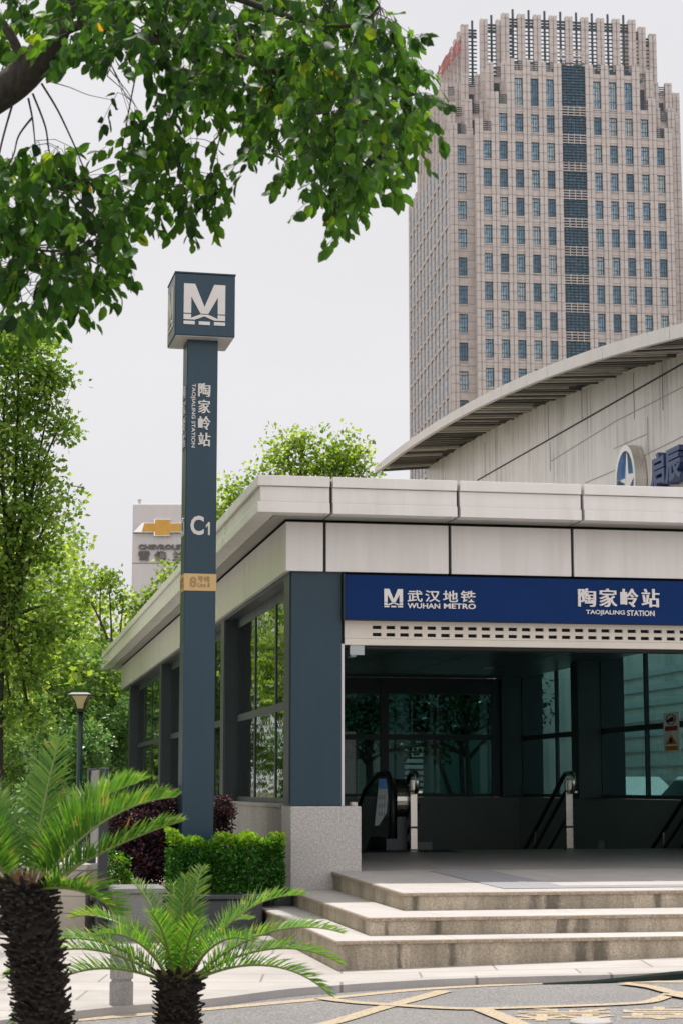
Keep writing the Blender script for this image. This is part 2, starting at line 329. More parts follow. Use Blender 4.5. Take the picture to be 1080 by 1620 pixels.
# ------------------------------------------------------------------ mesh builder
def tag(o, label=None, cat=None, group=None, kind=None):
    if label: o['label'] = label
    if cat: o['category'] = cat
    if group: o['group'] = group
    if kind: o['kind'] = kind
    return o
def empty(name, label, cat, location=(0, 0, 0), rz=0.0, group=None):
    o = bpy.data.objects.new(name, None); col.objects.link(o); o.empty_display_size = 0.3
    o.location = location; o.rotation_euler = (0, 0, rz)
    return tag(o, label, cat, group)
class MB:
    def __init__(s): s.v = []; s.f = []
    def add(s, vs, fs):
        n = len(s.v); s.v += [tuple(p) for p in vs]; s.f += [tuple(i + n for i in q) for q in fs]; return s
    def box(s, x0, x1, y0, y1, z0, z1):
        return s.add([(x0, y0, z0), (x1, y0, z0), (x1, y1, z0), (x0, y1, z0), (x0, y0, z1), (x1, y0, z1), (x1, y1, z1), (x0, y1, z1)],
                     [(0, 3, 2, 1), (4, 5, 6, 7), (0, 1, 5, 4), (1, 2, 6, 5), (2, 3, 7, 6), (3, 0, 4, 7)])
    def hexa(s, b, t):
        """bottom four and top four points, both counter-clockwise from above"""
        return s.add(list(b) + list(t), [(0, 3, 2, 1), (4, 5, 6, 7), (0, 1, 5, 4), (1, 2, 6, 5), (2, 3, 7, 6), (3, 0, 4, 7)])
    def quad(s, a, b, c, d): return s.add([a, b, c, d], [(0, 1, 2, 3)])
    def prism(s, poly, h0, h1, axis='z'):
        """polygon (counter-clockwise) swept between h0 and h1 along axis; axis y: polygon is (x,z); axis x: polygon is (y,z)"""
        def P(p, h):
            return (p[0], p[1], h) if axis == 'z' else ((p[0], h, p[1]) if axis == 'y' else (h, p[0], p[1]))
        n = len(poly); vs = [P(p, h0) for p in poly] + [P(p, h1) for p in poly]
        fs = [tuple(range(n))[::-1], tuple(range(n, 2 * n))] + [(i, (i + 1) % n, n + (i + 1) % n, n + i) for i in range(n)]
        if axis == 'y': fs = [q[::-1] for q in fs]
        return s.add(vs, fs)
    def tube(s, pts, rad, n=8, cap=True):
        pts = [Vector(p) for p in pts]; m = len(pts)
        rs = rad if isinstance(rad, (list, tuple)) else [rad] * m
        base = len(s.v); up = None
        for i, p in enumerate(pts):
            d = (pts[min(i + 1, m - 1)] - pts[max(i - 1, 0)])
            d = d.normalized() if d.length > 1e-9 else Vector((0, 0, 1))
            if up is None: up = d.orthogonal().normalized()
            up = (up - d * up.dot(d)); up = up.normalized() if up.length > 1e-6 else d.orthogonal().normalized()
            q = d.cross(up)
            for k in range(n):
                a = 2 * math.pi * k / n
                s.v.append(tuple(p + (up * math.cos(a) + q * math.sin(a)) * rs[i]))
        for i in range(m - 1):
            for k in range(n):
                a = base + i * n + k; b = base + i * n + (k + 1) % n
                s.f.append((a, b, b + n, a + n))
        if cap:
            s.f.append(tuple(base + k for k in range(n))[::-1]); s.f.append(tuple(base + (m - 1) * n + k for k in range(n)))
        return s
    def lathe(s, prof, c=(0, 0, 0), n=24):
        base = len(s.v)
        for r, z in prof:
            for k in range(n):
                a = 2 * math.pi * k / n; s.v.append((c[0] + r * math.cos(a), c[1] + r * math.sin(a), c[2] + z))
        for i in range(len(prof) - 1):
            for k in range(n):
                a = base + i * n + k; b = base + i * n + (k + 1) % n
                s.f.append((a, b, b + n, a + n))
        s.f.append(tuple(base + k for k in range(n))[::-1]); s.f.append(tuple(base + (len(prof) - 1) * n + k for k in range(n)))
        return s
    def build(s, name, mat, parent=None, bevel=0.0, smooth=False):
        me = bpy.data.meshes.new(name); me.from_pydata(s.v, [], s.f); me.update()
        me.materials.append(mat)
        if smooth: me.polygons.foreach_set('use_smooth', [True] * len(me.polygons))
        o = bpy.data.objects.new(name, me); col.objects.link(o)
        if parent: o.parent = parent
        if bevel:
            b = o.modifiers.new('bevel', 'BEVEL'); b.width = bevel; b.segments = 2; b.limit_method = 'ANGLE'; b.angle_limit = R(40)
        return o
def copy_tree(o, parent=None):
    c = o.copy(); col.objects.link(c)
    if parent: c.parent = parent
    for ch in list(o.children): copy_tree(ch, c)
    return c

# ------------------------------------------------------------------ lettering: text turned into extruded mesh, fitted to a box
def text_geo(s, bold=0.0, extrude=0.0, font_extra=None):
    cu = bpy.data.curves.new('lettering', 'FONT'); cu.body = s; cu.size = 1.0; cu.offset = bold; cu.extrude = extrude
    cu.resolution_u = 3
    o = bpy.data.objects.new('lettering', cu); col.objects.link(o)
    dg = bpy.context.evaluated_depsgraph_get(); dg.update()
    me = bpy.data.meshes.new_from_object(o.evaluated_get(dg))
    vs = [tuple(v.co) for v in me.vertices]; fs = [tuple(p.vertices) for p in me.polygons]
    bpy.data.objects.remove(o); bpy.data.curves.remove(cu); bpy.data.meshes.remove(me)
    return vs, fs
def put_text(mb, s, x0, x1, z0, z1, ydepth, thick=0.012, bold=0.0, song=False, axes=None, turn=0):
    """letters fitted into x0..x1, z0..z1 on a face looking to -y, standing proud from ydepth to ydepth - thick"""
    shifts = [0.0] if not song else [-0.028, -0.01, 0.01, 0.028]
    geo = text_geo(s, bold, 0.5)
    vs, fs = geo
    if not vs: return mb
    if turn: vs = [(y, -x, z) for x, y, z in vs]
    xs = [v[0] for v in vs]; ys = [v[1] for v in vs]
    ax, bx, ay, by = min(xs), max(xs), min(ys), max(ys)
    pad = max(shifts); sx = (x1 - x0) / (bx - ax + 2 * pad); sz = (z1 - z0) / (by - ay)
    for k, sh in enumerate(shifts):
        out = []
        for v in vs:
            X = x0 + (v[0] - ax + pad + sh) * sx; Z = z0 + (v[1] - ay) * sz
            Y = ydepth - (0.5 + v[2]) * (thick + 0.0012 * k)
            out.append((X, Y, Z) if axes is None else axes(X, Y, Z))
        mb.add(out, fs)
    return mb
def emblem_geo(mb, x0, x1, z0, z1, yf, thick, axes=None):
    """block M over a bridge-like wave with broken bars below it"""
    W_, H_ = x1 - x0, z1 - z0
    def pr(poly):
        vs = [(x0 + a * W_, z0 + b * H_) for a, b in poly]
        n = len(vs); V = [(p[0], yf, p[1]) for p in vs] + [(p[0], yf - thick, p[1]) for p in vs]
        if axes: V = [axes(*v) for v in V]
        F = [tuple(range(n)), tuple(range(n, 2 * n))[::-1]] + [(i, n + i, n + (i + 1) % n, (i + 1) % n) for i in range(n)]
        mb.add(V, F)
    pr([(0, .29), (.18, .29), (.18, .69), (.27, 1), (0, 1)]); pr([(.18, .69), (.405, .29), (.5, .45), (.27, 1)])
    pr([(.405, .285), (.595, .285), (.5, .45)]); pr([(.5, .45), (.595, .29), (.82, .69), (.73, 1)])
    pr([(.82, .29), (1, .29), (1, 1), (.73, 1), (.82, .69)])
    pr([(0, .135), (.18, .135), (.18, .265), (0, .265)]); pr([(.82, .135), (1, .135), (1, .265), (.82, .265)])
    pr([(.18, .135), (.27, .135), (.5, .225), (.5, .265), (.4, .265), (.18, .175)]); pr([(.82, .135), (.82, .175), (.6, .265), (.5, .265), (.5, .225), (.73, .135)])
    pr([(0, .02), (.27, .02), (.27, .10), (0, .10)]); pr([(.365, .02), (.635, .02), (.635, .10), (.365, .10)]); pr([(.73, .02), (1, .02), (1, .10), (.73, .10)])
    return mb
class Frame:
    """a building's own axes on the ground: origin, turn; pixels can be cast onto its upright planes"""
    def __init__(s, ox, oy, ang): s.o = (ox, oy); s.a = ang; s.e = (math.cos(ang), math.sin(ang)); s.n = (-math.sin(ang), math.cos(ang))
    def world(s, x, y, z=0.0): return Vector((s.o[0] + x * s.e[0] + y * s.n[0], s.o[1] + x * s.e[1] + y * s.n[1], z))
    def local(s, p):
        dx, dy = p[0] - s.o[0], p[1] - s.o[1]
        return Vector((dx * s.e[0] + dy * s.e[1], dx * s.n[0] + dy * s.n[1], p[2]))
    def cast(s, px, py, axis, val):
        d = ray(px, py); k = s.e if axis == 'x' else s.n
        t = (val + s.o[0] * k[0] + s.o[1] * k[1]) / (d[0] * k[0] + d[1] * k[1])
        return s.local((d[0] * t, d[1] * t, CAM_H + d[2] * t))
    def rect(s, x0, x1, y0, y1, plane):
        a = s.cast(x0, (y0 + y1) / 2, 'y', plane); b = s.cast(x1, (y0 + y1) / 2, 'y', plane)
        m = (x0 + x1) / 2; c = s.cast(m, y1, 'y', plane); d = s.cast(m, y0, 'y', plane)
        return a[0], b[0], c[2], d[2]
PAV = Frame(B0[0], B0[1], ANG)

# ================================================================== SETTING: ground, road, pavement, kerb
GZ = -0.04
def gh(x): return GZ + 0.022 * min(max(x + 0.1, 0.0), 8.0)
def struct(o): o['kind'] = 'structure'; return o
def bez(pts, n):
    """smooth curve through points (Catmull-Rom)"""
    out = []; P = [pts[0]] + list(pts) + [pts[-1]]
    for i in range(1, len(P) - 2):
        for k in range(n):
            t = k / n; a, b, c, d = (np.array(P[i + j - 1], float) for j in range(4))
            out.append(tuple(0.5 * ((2 * b) + (-a + c) * t + (2 * a - 5 * b + 4 * c - d) * t * t + (-a + 3 * b - 3 * c + d) * t ** 3)))
    out.append(tuple(pts[-1])); return out
kerb_px = [(110, 1598), (318, 1579), (473, 1561), (661, 1549), (850, 1543), (1022, 1538)]
kk = []
for px, py in kerb_px:
    z = GZ
    for _ in range(4): q = onz(px, py, z); z = gh(q.x)
    kk.append((q.x, q.y))
kk = [(-30, -14), (-12, 2.4), (-6.2, 7.9), (-3.4, 10.6)] + kk + [(4.2, 15.35), (8, 16.3), (16, 18.4), (60, 30)]
KL = bez(kk, 10)
g = MB(); g.box(-500, 500, -60, 900, -0.6, -0.15); struct(g.build('ground', M['soil']))
mb = MB()                                                   # pavement: from the kerb line back
for (a, b) in zip(KL[:-1], KL[1:]):
    for (y0, y1) in ((0, .5), (.5, 1)):
        p = []
        for (x, y), f_ in ((a, y0), (b, y0), (b, y1), (a, y1)):
            yb = 62; p.append((x, y + (yb - y) * f_, gh(x)))
        mb.add(p, [(0, 1, 2, 3)])
struct(mb.build('pavement', M['pave']))
mb = MB()                                                   # kerb stones: a low edge in front of the pavement
for (a, b) in zip(KL[:-1], KL[1:]):
    def kq(p, off, dz):
        return (p[0] + off * .35, p[1] - off * .93, gh(p[0]) + dz)
    mb.hexa([kq(a, .17, -.2), kq(b, .17, -.2), kq(b, -.02, -.2), kq(a, -.02, -.2)], [kq(a, .14, .008), kq(b, .14, .008), kq(b, -.02, .008), kq(a, -.02, .008)])
struct(mb.build('kerb', M['kerb']))
mb = MB()                                                   # road
RZ = -0.046
def rz_(x): return gh(x) + RZ
xs = [-60, -20, -8, -4, -2, -1, -.1, 1, 2, 3, 4, 5, 6, 7.9, 12, 30, 60]
for a, b in zip(xs[:-1], xs[1:]):
    def ky(x):
        for p, q in zip(KL[:-1], KL[1:]):
            if p[0] <= x <= q[0]: return p[1] + (q[1] - p[1]) * (x - p[0]) / (q[0] - p[0] + 1e-9) + .1
        return -20 if x < 0 else 30
    mb.add([(a, -50, rz_(a)), (b, -50, rz_(b)), (b, max(ky(b), -40), rz_(b)), (a, max(ky(a), -40), rz_(a))], [(0, 1, 2, 3)])
struct(mb.build('road', M['asphalt']))
mb = MB()                                                   # planting strip on the near side that carries the two cycads
strip = [(-7, 7.4), (.1, 7.4), (.35, 8.2), (.25, 9.6), (-.4, 10.55), (-1.6, 10.75), (-7, 8.4)]
mb.prism(strip, -0.2, 0.02, 'z'); struct(mb.build('planting_strip', M['soil'], bevel=.03))

def rpt(px, py, lift=0.004):
    z = GZ + RZ
    for _ in range(4): q = onz(px, py, z); z = rz_(q.x) + lift
    return Vector((q.x, q.y, z))
mk = MB()
def stripe(pts, wd, lift=.004):
    w3 = [rpt(*p, lift) for p in pts]; w3 = [Vector(q) for q in bez([tuple(q) for q in w3], 8)]
    L = []; Rr = []
    for i, p in enumerate(w3):
        d = w3[min(i + 1, len(w3) - 1)] - w3[max(i - 1, 0)]; n = Vector((-d.y, d.x, 0)).normalized() * wd / 2
        a, b = p + n, p - n; a.z = rz_(a.x) + lift; b.z = rz_(b.x) + lift; L.append(a); Rr.append(b)
    for i in range(len(w3) - 1): mk.add([Rr[i], Rr[i + 1], L[i + 1], L[i]], [(0, 1, 2, 3)])
stripe([(90, 1616), (318, 1597), (509, 1580), (640, 1567), (748, 1560), (878, 1554.5), (960, 1553), (1130, 1553)], .13, .004)   # edge line
stripe([(455, 1632), (530, 1616), (603, 1594), (660, 1579), (704, 1567)], .13, .0065)
stripe([(505, 1578), (560, 1585), (618, 1589), (700, 1594), (762, 1595), (900, 1591), (1010, 1586), (1046, 1578), (1066, 1568)], .11, .009)
stripe([(762, 1596), (800, 1611), (850, 1632)], .13, .0115)
stripe([(985, 1555), (1030, 1561), (1068, 1570), (1130, 1574)], .11, .014)
stripe([(1066, 1571), (1140, 1584)], .2, .0165)
struct(mk.build('road_marking', M['paint']))
# yellow characters on the road, read from the far side
def road_text(s, px0, px1, py0, py1, name):
    a = rpt((px0 + px1) / 2, py1); b = rpt((px0 + px1) / 2, py0); c = rpt(px0, (py0 + py1) / 2); d = rpt(px1, (py0 + py1) / 2)
    vs, fs = text_geo(s, .018)
    xs_ = [v[0] for v in vs]; ys_ = [v[1] for v in vs]; ax, bx, ay, by = min(xs_), max(xs_), min(ys_), max(ys_)
    m = MB(); out = []
    for v in vs:
        fx = 1 - (v[0] - ax) / (bx - ax); fy = 1 - (v[1] - ay) / (by - ay)
        p = c.lerp(d, fx) + (b - a) * (fy - .5); out.append((p.x, p.y, rz_(p.x) + .004))
    m.add(out, fs); o = m.build(name, M['paint']); struct(o)
road_text('禁', 812, 972, 1594.5, 1614.5, 'road_lettering')
road_text('停', 985, 1145, 1590, 1612, 'road_lettering')
mh = MB(); c = rpt(934, 1621); mh.lathe([(.13, -.05), (.13, .02), (.12, .028), (.0, .028)], tuple(c), 32)
tag(mh.build('manhole_cover', plain('manhole_pale', (.34, .325, .32), .6, var=.1)), 'pale round cover set in the road beside the yellow characters', 'manhole cover')
# dark strip added as the kerb face's shade and green dirt, at the right
mb = MB(); q = []
for px, h in ((850, .004), (930, .018), (1010, .04), (1060, .055), (1200, .06)):
    kp = min(KL, key=lambda k_: abs(k_[0] - rpt(px, 1549).x)); x = rpt(px, 1549).x
    yk = np.interp(x, [k_[0] for k_ in KL], [k_[1] for k_ in KL]); q.append((x, yk, h))
for (xa, ya, ha_), (xb_, yb2, hb2) in zip(q[:-1], q[1:]):
    za, zb_ = rz_(xa) + .002, rz_(xb_) + .002
    mb.hexa([(xa, ya - .235, za), (xb_, yb2 - .235, zb_), (xb_, yb2 - .165, zb_), (xa, ya - .165, za)], [(xa, ya - .215, za + ha_ * .75), (xb_, yb2 - .215, zb_ + hb2 * .75), (xb_, yb2 - .165, zb_ + hb2), (xa, ya - .165, za + ha_)])
tag(mb.build('kerb_shade_strip', M['kerb_shade_dirt']), 'dark strip added as the shaded dirty kerb face at the right edge', 'kerb ramp')

# ================================================================== STATION ENTRANCE
pv = empty('station_entrance', 'low grey metal and glass metro entrance pavilion with a wide eave', 'metro entrance', (B0[0], B0[1], 0), ANG)
W = 7.25            # outer width
L = 25.1            # length of the fascia
FZ = 0.52           # floor level
TOP = 3.66          # underside of the fascia
# granite plinth at the front corner, and the long plinth wall under the side glass
MB().box(0, .75, 0, .62, -.1, 1.19).build('plinth', M['granite'], pv, bevel=.012)
MB().box(.655, .715, .03, .16, 1.19, 1.232).build('cap_block', M['granite'], pv, bevel=.004)
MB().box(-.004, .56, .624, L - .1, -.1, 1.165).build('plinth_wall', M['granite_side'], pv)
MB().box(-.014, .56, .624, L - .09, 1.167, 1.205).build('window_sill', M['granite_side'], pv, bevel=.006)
MB().box(6.5, W, 0, .62, -.1, 1.19).build('plinth', M['granite'], pv, bevel=.012)
MB().box(6.79, W, .624, 15.6, -.1, 1.2).build('plinth_wall', M['interior'], pv)
MB().box(.564, 6.786, 15.25, 15.55, -.1, 1.2).build('plinth_wall', M['interior'], pv)
# pillars
pil = None
for k, (y0, y1) in enumerate([(.06, .50), (5.75, 6.15), (10.45, 10.85), (15.2, 15.6), (22.9, 23.3)]):
    z0 = 1.192 if k == 0 else 1.206
    MB().box(.008, .552 if k == 0 else .45, y0, y1, z0, TOP + .02).build('pillar', M['bluegrey'] if k == 0 else M['frame'], pv, bevel=.006)
    if k < 4: MB().box((W - .62, 6.9, 6.44, 6.44, 6.44)[k], W - .01, y0, y1, 1.201, TOP + .02).build('pillar', M['bluegrey'] if k == 0 else M['frame'], pv, bevel=.006)
# outer edge flashings of the side pillars: a thin pale line
fl = MB()
for y0 in (5.75, 10.45, 15.2, 22.9): fl.box(-.004, .006, y0 + .02, y0 + .38, 1.21, TOP)
fl.box(-.006, .006, .10, .46, 1.21, TOP)
fl.build('pillar_edge', M['frame'], pv)
# side glazing: frames and panes, bay by bay
def bay(x, y0, y1, n, outward, mat, namef='window_frame'):
    t = .07; fr = MB(); gl = MB(); z0, z1, zt = 1.206, TOP - .02, 2.30
    fr.box(x - .028, x + .028, y0, y1, z1 - .13, z1); fr.box(x - .028, x + .028, y0, y1, z0, z0 + .06)
    fr.box(x - .034, x + .034, y0, y1, zt - .045, zt + .045)
    st = (y1 - y0) / n
    for i in range(n + 1):
        y = y0 + i * st; fr.box(x - .030, x + .030, max(y0, y - .035), min(y1, y + .035), z0 + .005, z1 - .005)
    f_ = fr.build(namef, M['frame'], pv)
    for i in range(n):
        a, b = y0 + i * st + .03, y0 + (i + 1) * st - .03
        ti = random.uniform(-.006, .006)
        for q0, q1 in ((z0 + .055, zt - .04), (zt + .04, z1 - .125)):
            g1 = MB(); g1.box(x - .018, x - .008, a, b, q0, q1); g1.build('pane', mat, f_)
random.seed(4)
for x, mat in ((.20, M['glass']), (6.86, M['glass_in'])):
    bay(x, .50, 5.75, 3, -1, mat); bay(x, 6.15, 10.45, 2, -1, mat); bay(x, 10.85, 15.2, 2, -1, mat)
    if x < 1: bay(x, 15.6, 22.9, 4, -1, mat)
# rear glazing across the end of the hall
yb = 15.4; fr = MB(); z0, z1, zt = 1.206, 3.43, 2.32
fr.box(.452, 6.438, yb - .05, yb + .05, z1 - .3, z1); fr.box(.452, 6.438, yb - .05, yb + .05, z0, z0 + .06); fr.box(.452, 6.438, yb - .06, yb + .06, zt - .05, zt + .05)
n = 3; st = (W - .8) / n
f_xs = [.45 + i * st for i in range(n + 1)]
xm = PAV.cast(607.5, 1200, 'y', yb)[0]; f_xs = [.54, xm - 1.7, xm, 6.36]
for x in f_xs: fr.box(x - .07, x + .07, yb - .075, yb + .075, z0, z1 - .01)
f_ = fr.build('window_frame', M['frame'], pv)
for a, b in zip(f_xs[:-1], f_xs[1:]):
    for q0, q1 in ((z0 + .06, zt - .05), (zt + .05, z1 - .3)):
        MB().box(a + .07, b - .07, yb - .006, yb + .006, q0, q1).build('pane', M['glass_in'], f_)
# fascia panels with dark joints
fa = MB(); core = MB()
fx = [-.06, .357, 1.725, 3.10, 4.47, 5.84, W + .06]
for a, b in zip(fx[:-1], fx[1:]): fa.box(a + (.016 if a > 0 else 0), b - .016, -.004, .05, TOP, 4.185)
sy = [.054, 3.3, 6.4, 9.5, 12.6, 15.7, 18.8, 21.9, L]
side = MB()
for a, b in zip(sy[:-1], sy[1:]):
    side.box(-.06, -.006, a + .010, b - .010, TOP, 4.185); side.box(W + .006, W + .06, a + .006, b - .006, TOP, 4.185)
side.box(-.06, W + .06, L + .002, L + .05, TOP, 4.185)
core.box(-.04, W + .04, .03, L - .02, TOP + .012, 4.20)
core.build('fascia_backing', M['gap'], pv)
fa.build('fascia', M['panel'], pv, bevel=.005); side.build('side_fascia', M['panel'], pv, bevel=.004)
MB().box(0.0, .20, .5, L - .1, TOP - .035, TOP + .008).build('soffit_strip', M['frame'], pv)
# eave: two projecting bands with a set-back strip between, in panels
ev = MB(); X0, X1, Y0, Y1 = -.435, W + .435, -.5, L + 1.7
ex = [X0, .342, 1.705, 3.07, 4.44, 5.81, X1]
for a, b in zip(ex[:-1], ex[1:]):
    a2 = a + (.016 if a > 0 else 0); b2 = b - (.016 if b < X1 else 0)
    a3 = a2 + (.03 if a == X0 else 0); b3 = b2 - (.03 if b == X1 else 0)
    ev.box(a2, b2, Y0, Y0 + .2, 4.49, 4.60); ev.box(a3, b3, Y0 + .03, Y0 + .2, 4.325, 4.487); ev.box(a2, b2, Y0, Y0 + .2, 4.21, 4.323)
ey = [Y0 + .203, 2.45, 5.5, 8.6, 11.7, 14.8, 17.9, 21.0, 24.1, Y1]
for a, b in zip(ey[:-1], ey[1:]):
    for xa, xb, xc, xd in ((X0, X0 + .2, X0 + .03, X0 + .2), (X1 - .2, X1, X1 - .2, X1 - .03)):
        ev.box(xa, xb, a + .009, b - .009, 4.49, 4.60); ev.box(xc, xd, a + .009, b - .009, 4.325, 4.487); ev.box(xa, xb, a + .009, b - .009, 4.21, 4.323)
ev.box(X0 + .204, X1 - .204, Y1 - .2, Y1, 4.21, 4.60)
ev.build('eave_trim', M['panel'], pv, bevel=.006)
sf = MB()
for a, b in zip(ex[:-1], ex[1:]): sf.box(max(a, X0 + .204) + .010, min(b, X1 - .204) - .010, Y0 + .204, .022, 4.214, 4.24)
for a, b in zip(ey[:-1], ey[1:]):
    sf.box(X0 + .204, -.064, max(a, .03) + .012, b - .012, 4.214, 4.24); sf.box(W + .064, X1 - .204, max(a, .03) + .006, b - .006, 4.214, 4.24)
sf.box(-.05, W + .05, L + .055, Y1 - .205, 4.214, 4.24)
sf.build('soffit', M['soffit'], pv)
MB().box(X0 + .1, X1 - .1, Y0 + .12, Y1 - .1, 4.25, 4.57).build('roof', M['gap'], pv)
# ceiling and floor of the hall
cl = MB()
for i in range(5):
    for j in range(12): cl.box(.46 + i * 1.27 + .012, .46 + (i + 1) * 1.27 - .012, .44 + j * 1.24 + .008, .44 + (j + 1) * 1.24 - .008, 3.44, 3.47)
cl.build('ceiling', M['ceil'], pv)
lg = MB()
for px, py in ((656, 1093), (772, 1057)):
    q = Vector(ray(px, py)); t = (3.43 - CAM_H) / q.z; p = PAV.local((q.x * t, q.y * t, 3.43)); lg.lathe([(.075, .0), (.085, .012), (.085, .03)], (p.x, p.y, 3.411), 20)
lg.build('downlight', M['stickergrey'], pv)
MB().box(.56, 6.785, .02, 6.5, FZ - .3, FZ).build('floor', M['floor'], pv)
MB().box(.565, W - .365, .16, .42, TOP - .80, TOP + .015).build('lintel', M['gap'], pv)
sw = MB()
for k in range(3): sw.box(3.0, 6.78, 6.502 + .3 * k, 6.80 + .3 * k, -.1, FZ - .15 * (k + 1))
sw.build('inner_stair', M['floor'], pv)
MB().box(.553, .585, .09, .16, 1.192, 2.9).build('shutter_guide', M['white'], pv)
MB().box(6.615, 6.648, .09, .16, 1.192, 2.9).build('shutter_guide', M['white'], pv)

# ------------------------------------------------------------------ steps in front
stp = empty('entrance_steps', 'three broad stone steps with stained risers up to the entrance landing', 'steps', (B0[0], B0[1], 0), ANG)
def step(x0, y0, ztop, y1, riser_h):
    r_ = MB().box(x0 + .02, 9.0, y0 + .02, y1, ztop - riser_h, ztop - .03).build('step', M['riser'], stp)
    MB().box(x0, 9.0, y0, y1 - .003, ztop - .03, ztop - .005).build('tread_edge', M['lip'], r_, bevel=.004)
    MB().box(x0 + .008, 9.0, y0 + .008, y1 - .004, ztop - .0045, ztop).build('tread', M['tread'], r_)
step(-.39, -4.77, .19, -.004, .5); step(-.035, -4.28, .333, -.006, .143)
# landing rises gently to the threshold
lb = MB(); lb.hexa([(.45, -3.43, .333), (9, -3.43, .333), (9, -.008, .333), (.45, -.008, .333)], [(.45, -3.43, .453), (9, -3.43, .453), (9, -.008, .49), (.45, -.008, .49)])
ld = lb.build('landing', M['riser'], stp)
lt = MB(); lt.hexa([(.43, -3.45, .453), (9, -3.45, .453), (9, -.002, .49), (.43, -.002, .49)], [(.43, -3.45, .478), (9, -3.45, .478), (9, -.002, .515), (.43, -.002, .515)]); lt.build('tread_edge', M['lip'], ld, bevel=.004)
lt = MB(); lt.hexa([(.438, -3.442, .4785), (9, -3.442, .4785), (9, -.003, .5155), (.438, -.003, .5155)], [(.438, -3.442, .483), (9, -3.442, .483), (9, -.003, .52), (.438, -.003, .52)])
lt.build('tread', M['tread'], ld)
tc = MB()
def zl(y): return .483 + (y + 3.45) * .037 / 3.448 + .004
def tact(x0, x1, y0, y1):
    tc.add([(x0, y0, zl(y0)), (x1, y0, zl(y0)), (x1, y1, zl(y1)), (x0, y1, zl(y1))], [(0, 1, 2, 3)])
    nx = int((x1 - x0) / .06); ny = int((y1 - y0) / .06)
    for i in range(nx):
        for j in range(ny):
            cx, cy = x0 + (i + .5) * .06, y0 + (j + .5) * .06; z = zl(cy)
            tc.add([(cx - .017, cy - .017, z), (cx + .017, cy - .017, z), (cx + .017, cy + .017, z), (cx - .017, cy + .017, z), (cx, cy, z + .006)], [(0, 1, 4), (1, 2, 4), (2, 3, 4), (3, 0, 4)])
tact(1.45, 8.9, -3.05, -2.70); tact(1.45, 2.1, -2.70, -.1)
tc.build('tactile_paving', M['tactile'], stp)

# ------------------------------------------------------------------ blue sign board
sg = empty('sign_board', 'long dark blue sign board with white lettering above the entrance opening', 'sign', (B0[0], B0[1], 0), ANG)
SF = -.035
MB().box(.573, 6.64, SF, .055, 3.152, 3.63).build('board', M['blue'], sg, bevel=.006)
fm = MB(); fm.box(.556, .572, -.03, .05, 3.14, 3.64); fm.box(6.641, 6.657, -.03, .05, 3.14, 3.64); fm.build('board_frame', M['gap'], sg)
x0, x1, z0, z1 = PAV.rect(606.8, 636.3, 931.8, 961.5, SF); emblem_geo(MB(), x0, x1, z0, z1, SF, .012) if False else None
emblem_geo(mb := MB(), x0, x1, z0, z1, SF - .001, .012); mb.build('emblem', M['white'], sg)
mb = MB()
def sgt(s, a, b, c, d, bold=.0, song=False):
    x0, x1, z0, z1 = PAV.rect(a, b, c, d, SF); put_text(mb, s, x0, x1, z0, z1, SF - .001, .012, bold, song)
for i, ch in enumerate('武汉地铁'): sgt(ch, 643.5 + i * 28, 643.5 + i * 28 + 23.8, 934 + .2 * i, 952.3 + .2 * i, .014)
sgt('WUHAN', 643.5, 695, 954.5, 962.8, .022); sgt('METRO', 701, 751.5, 955, 963.4, .022)
mb.build('brand_lettering', M['white'], sg); mb = MB()
for i, ch in enumerate('陶家岭站'): sgt(ch, 913 + i * 33.4, 913 + i * 33.4 + 28.5, 931 + .3 * i, 960 + .3 * i, .004, True)
sgt('TAOJIALING', 925.7, 987, 965.3, 974, .016); sgt('STATION', 990.5, 1034, 965.9, 974.6, .016)
mb.build('station_lettering', M['white'], sg)

# ------------------------------------------------------------------ rolled-up shutter
sh = empty('roller_shutter', 'cream perforated roller shutter pulled up under the blue sign', 'shutter', (B0[0], B0[1], 0), ANG)
ys0, ys1 = .09, .13
sl = MB(); zs = [2.962, 2.985, 3.02, 3.062, 3.098, 3.15]
for a, b in ((2.962, 2.985), (3.022, 3.062), (3.099, 3.15)): sl.box(.588, 6.61, ys0, ys1, a, b)
px0 = PAV.cast(589, 995, 'y', ys0)[0]
for a, b in ((2.985, 3.022), (3.062, 3.099)):
    sl.box(.588, px0, ys0 + .001, ys1, a, b); x = px0
    while x < 6.5:
        sl.box(x + .095, min(x + .150, 6.61), ys0 + .001, ys1, a, b); x += .150
sl.build('slats', M['shutter'], sh)
MB().box(.588, 6.61, ys0 - .008, ys1 + .008, 2.888, 2.96).build('bottom_bar', M['shutter'], sh, bevel=.006)

# ------------------------------------------------------------------ camera under the lintel
p = PAV.cast(556, 1030, 'y', .30)
cc = empty('security_camera', 'small pale security camera under the shutter beside the front pillar', 'camera', PAV.world(p.x, p.y, p.z), ANG)
MB().box(-.055, .10, -.03, .09, .075, .085).box(-.05, -.015, .0, .05, -.04, .075).build('mount', M['stickergrey'], cc)
MB().box(-.035, .03, -.12, .10, -.07, .02).build('body', M['stickergrey'], cc, bevel=.012)
MB().lathe([(.022, 0), (.024, .015), (.018, .02)], (0, 0, 0), 16).build('lens', M['rubber'], cc)
ln = cc.children[-1]; ln.rotation_euler = (R(90), 0, 0); ln.location = (-.002, -.12, -.025)
